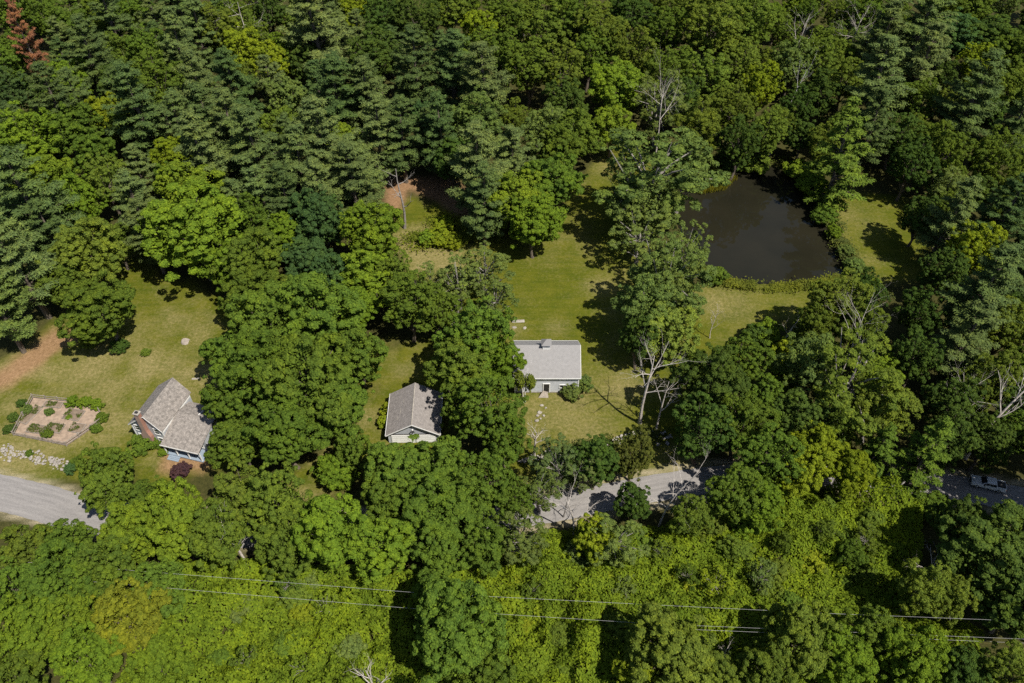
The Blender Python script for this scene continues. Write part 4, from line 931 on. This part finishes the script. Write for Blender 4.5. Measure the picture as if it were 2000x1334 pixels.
def bed(px, py, dx, dy, rz, label):
    p = at(px, py); e = empty("raised_bed", (p.x, p.y, .19), rz); tag(e, label, "garden bed", "raised beds of the vegetable garden")
    for s in (-1, 1):
        MB().box((0, s * dy / 2, .12), (dx + .1, .08, .26)).build("plank", M['wood'], e); MB().box((s * dx / 2, 0, .118), (.08, dy - .1, .25)).build("plank", M['wood'], e)
    MB().box((0, 0, .1), (dx - .1, dy - .1, .18)).build("soil", M['bedsoil'], e)
    rg = np.random.default_rng(int(px)); n = int(dx * dy * 55); c = np.stack([rg.uniform(-dx / 2, dx / 2, n), rg.uniform(-dy / 2, dy / 2, n), np.zeros(n)], -1); keep = vnoise(c[:, 0] + px, c[:, 1] + py, .9) > .5; c = c[keep]; c[:, 2] = rg.uniform(.2, .5, len(c))
    o = link("seedlings", leaves_mesh("seedlings", rhombs(c, rg.normal(size=c.shape) * .5 + [0, 0, 1], .16, .09, rg), M['vine']), e); o.color = (.1, .125, .03, 1); o["kind"] = "stuff"
bed(62, 812, 1.6, 4.2, -.35, "narrow raised bed along the garden's left side"); bed(73, 840, 3.2, 1.8, -.15, "wide raised bed at the garden's near left"); bed(108, 838, 3.0, 2.0, -.15, "raised bed at the garden's near right")
bed(105, 792, 3.4, 1.3, -.12, "raised bed along the garden's back fence"); bed(145, 812, 3.2, 2.4, -.2, "raised bed at the garden's right end"); bed(152, 838, 2.4, 2.0, -.2, "raised bed by the garden's right corner")

# ------------------------------------------------------------------ power lines
def wire(pts, z, label):
    P = [at(x, y, z) for x, y in pts]
    Q = []
    for i in range(len(P) - 1):
        for k in range(10): Q.append(P[i].lerp(P[i + 1], k / 10))
    Q.append(P[-1]); tag(link("power_line", MB().tube(Q, [.014] * len(Q), 5).mesh("power_line", M['wire'])), label, "cable", "power lines across the thicket")
wire([(-150, 1082), (370, 1123), (820, 1158), (1290, 1182), (1640, 1199), (2150, 1219)], 9.2, "upper of the power lines crossing above the thicket")
wire([(-150, 1108), (345, 1150), (800, 1188), (1270, 1218), (1670, 1235), (2150, 1254)], 8.6, "second power line below the upper one")
wire([(1270, 1226), (1680, 1243), (2150, 1262)], 8.2, "lowest power line at the right edge")

# ------------------------------------------------------------------ pickup truck
tp = at(1926, 950); trk = empty("pickup_truck", (tp.x, tp.y, .08), math.radians(162))
tag(trk, "white pickup truck parked on the shaded road", "truck")
def shell(name, prof, hw, inset, mat, parent):
    """profile in x,z swept across the width with a narrower top"""
    V = []; n = len(prof)
    for s in (-1, 1):
        for x, z, t in prof: V.append((x, s * (hw - inset * t), z))
    Fc = [tuple(range(n)), tuple(range(2 * n - 1, n - 1, -1))] + [((i + 1) % n, i, n + i, n + (i + 1) % n) for i in range(n)]
    me = bpy.data.meshes.new(name); me.from_pydata(V, [], Fc); me.materials.append(mat); me.update()
    import bmesh
    b = bmesh.new(); b.from_mesh(me); bmesh.ops.recalc_face_normals(b, faces=b.faces); b.to_mesh(me); b.free()
    o = link(name, me, parent); bv = o.modifiers.new("bevel", 'BEVEL'); bv.width = .05; bv.segments = 2; return o
shell("body", [(2.65, .5, 0), (2.7, .85, 0), (2.6, 1.05, .3), (1.25, 1.18, .4), (-2.6, 1.18, .2), (-2.65, .5, 0)], .95, .12, M['truck'], trk)
cabin = shell("cab", [(1.2, 1.12, 0), (.45, 1.72, 1), (-1.0, 1.74, 1), (-1.25, 1.12, 0)], .88, .16, M['truck'], trk)
link("windscreen", MB().slab([(1.2, -.72, 1.19), (1.2, .72, 1.19), (.55, .64, 1.70), (.55, -.64, 1.70)], .03).mesh("windscreen", M['glass']), cabin)
link("rear_window", MB().slab([(-1.27, .6, 1.25), (-1.27, -.6, 1.25), (-1.09, -.55, 1.64), (-1.09, .55, 1.64)], .03).mesh("rear_window", M['glass']), cabin)
for s in (-1, 1):
    for x0_, x1_ in ((.95, .02), (-.06, -1.0)):
        y0_, y1_ = s * .885, s * .755
        qd = [(x0_, y0_, 1.22), (x1_, y0_, 1.22), (x1_, y1_, 1.62), (min(x0_, .45), y1_, 1.62)]
        link("side_window", MB().slab(qd if s < 0 else qd[::-1], .02).mesh("side_window", M['glass']), cabin)
    MB().box((.85, s * 1.03, 1.25), (.12, .18, .2)).build("mirror", M['black'], trk)
    MB().box((2.68, s * .7, .88), (.08, .34, .18)).build("headlight", M['lens'], trk)
    MB().box((-2.66, s * .82, .95), (.06, .16, .3)).build("tail_light", M['red_lens'], trk)
    MB().box((-1.95, s * .8, 1.24), (1.3, .12, .14)).build("bed_rail", M['truck'], trk)
    for x in (1.75, -1.65):
        wh = MB().tube([(x, s * .72, .38), (x, s * .98, .38)], [.38, .38], 18).build("wheel", M['black'], trk)
        link("rim", MB().tube([(x, s * .97, .38), (x, s * 1.0, .38)], [.23, .2], 12).mesh("rim", M['chrome']), wh)
MB().box((-1.95, 0, 1.195), (1.28, 1.46, .02)).build("bed_floor", M['black'], trk)
MB().box((2.72, 0, .82), (.06, .95, .26)).build("grille", M['black'], trk)
MB().box((2.74, 0, .56), (.12, 1.8, .16)).build("front_bumper", M['chrome'], trk); MB().box((-2.7, 0, .56), (.12, 1.8, .16)).build("rear_bumper", M['chrome'], trk)
MB().box((-2.64, 0, .95), (.08, 1.3, .42)).build("tailgate", M['truck'], trk)

# ------------------------------------------------------------------ labels for the trees of the wood
def region(px, py):
    c = 0 if px < 330 else 1 if px < 700 else 2 if px < 1050 else 3 if px < 1400 else 4 if px < 1720 else 5
    if py < 95: return "along the top edge, " + ("in the left corner", "left of centre", "just left of centre", "just right of centre", "above the pond", "in the right corner")[c]
    if py < 215: return ("in the upper left wood", "in the upper wood left of centre", "in the upper wood above the clearing", "in the upper wood above the barn lawn", "in the wood behind the pond", "in the upper right wood")[c]
    if py < 345: return ("in the left wood below the red pine", "in the wood above the big maples", "just above the needle strewn clearing", "along the far end of the barn lawn", "at the far bank of the pond", "in the wood right of the pond")[c]
    if py < 560: return ("left of the house lawn's far end", "just above the maples beside the house", "around the needle strewn clearing", "between barn lawn and pond", "near the right pond bank", "at the right edge beside the pond")[c]
    if py < 870: return ("beside the house lawn", "in the maple clump right of the house", "between garage and barn", "right of the barn", "below the pond lawn", "at the right edge above the truck")[c]
    if py < 1110: return ("below the house along the road", "below the maple clump by the road", "below the garage by the road", "around the sunlit road", "in front of the right road", "around the pickup truck")[c]
    return ("in the lower left corner", "at the bottom left of centre", "at the bottom centre", "at the bottom right of centre", "at the bottom right", "in the lower right corner")[c]
ORD = ["leftmost", "second from left", "third from left", "fourth from left", "fifth from left", "sixth from left", "seventh from left", "eighth from left", "ninth from left", "tenth from left", "eleventh from left", "twelfth from left"] + [w_ + " from left" for w_ in "thirteenth fourteenth fifteenth sixteenth seventeenth eighteenth nineteenth twentieth".split()]
grp = {}
for t in TREES:
    if "label" not in t[4]: grp.setdefault((t[2], t[3], region(t[0], t[1])), []).append(t)
for (k, tn, rg), L in grp.items():
    L.sort(key=lambda t: t[0])
    for i, t in enumerate(L):
        t[4]["label"] = (f"{TONE_WORD[tn]} {KIND_WORD[k]} {rg}" if len(L) == 1 else f"{ORD[min(i, 19)]} {TONE_WORD[tn]} {KIND_WORD[k]} {rg}")
TRI_COUNT = sum(len(m.polygons) * 2 for m in bpy.data.meshes)
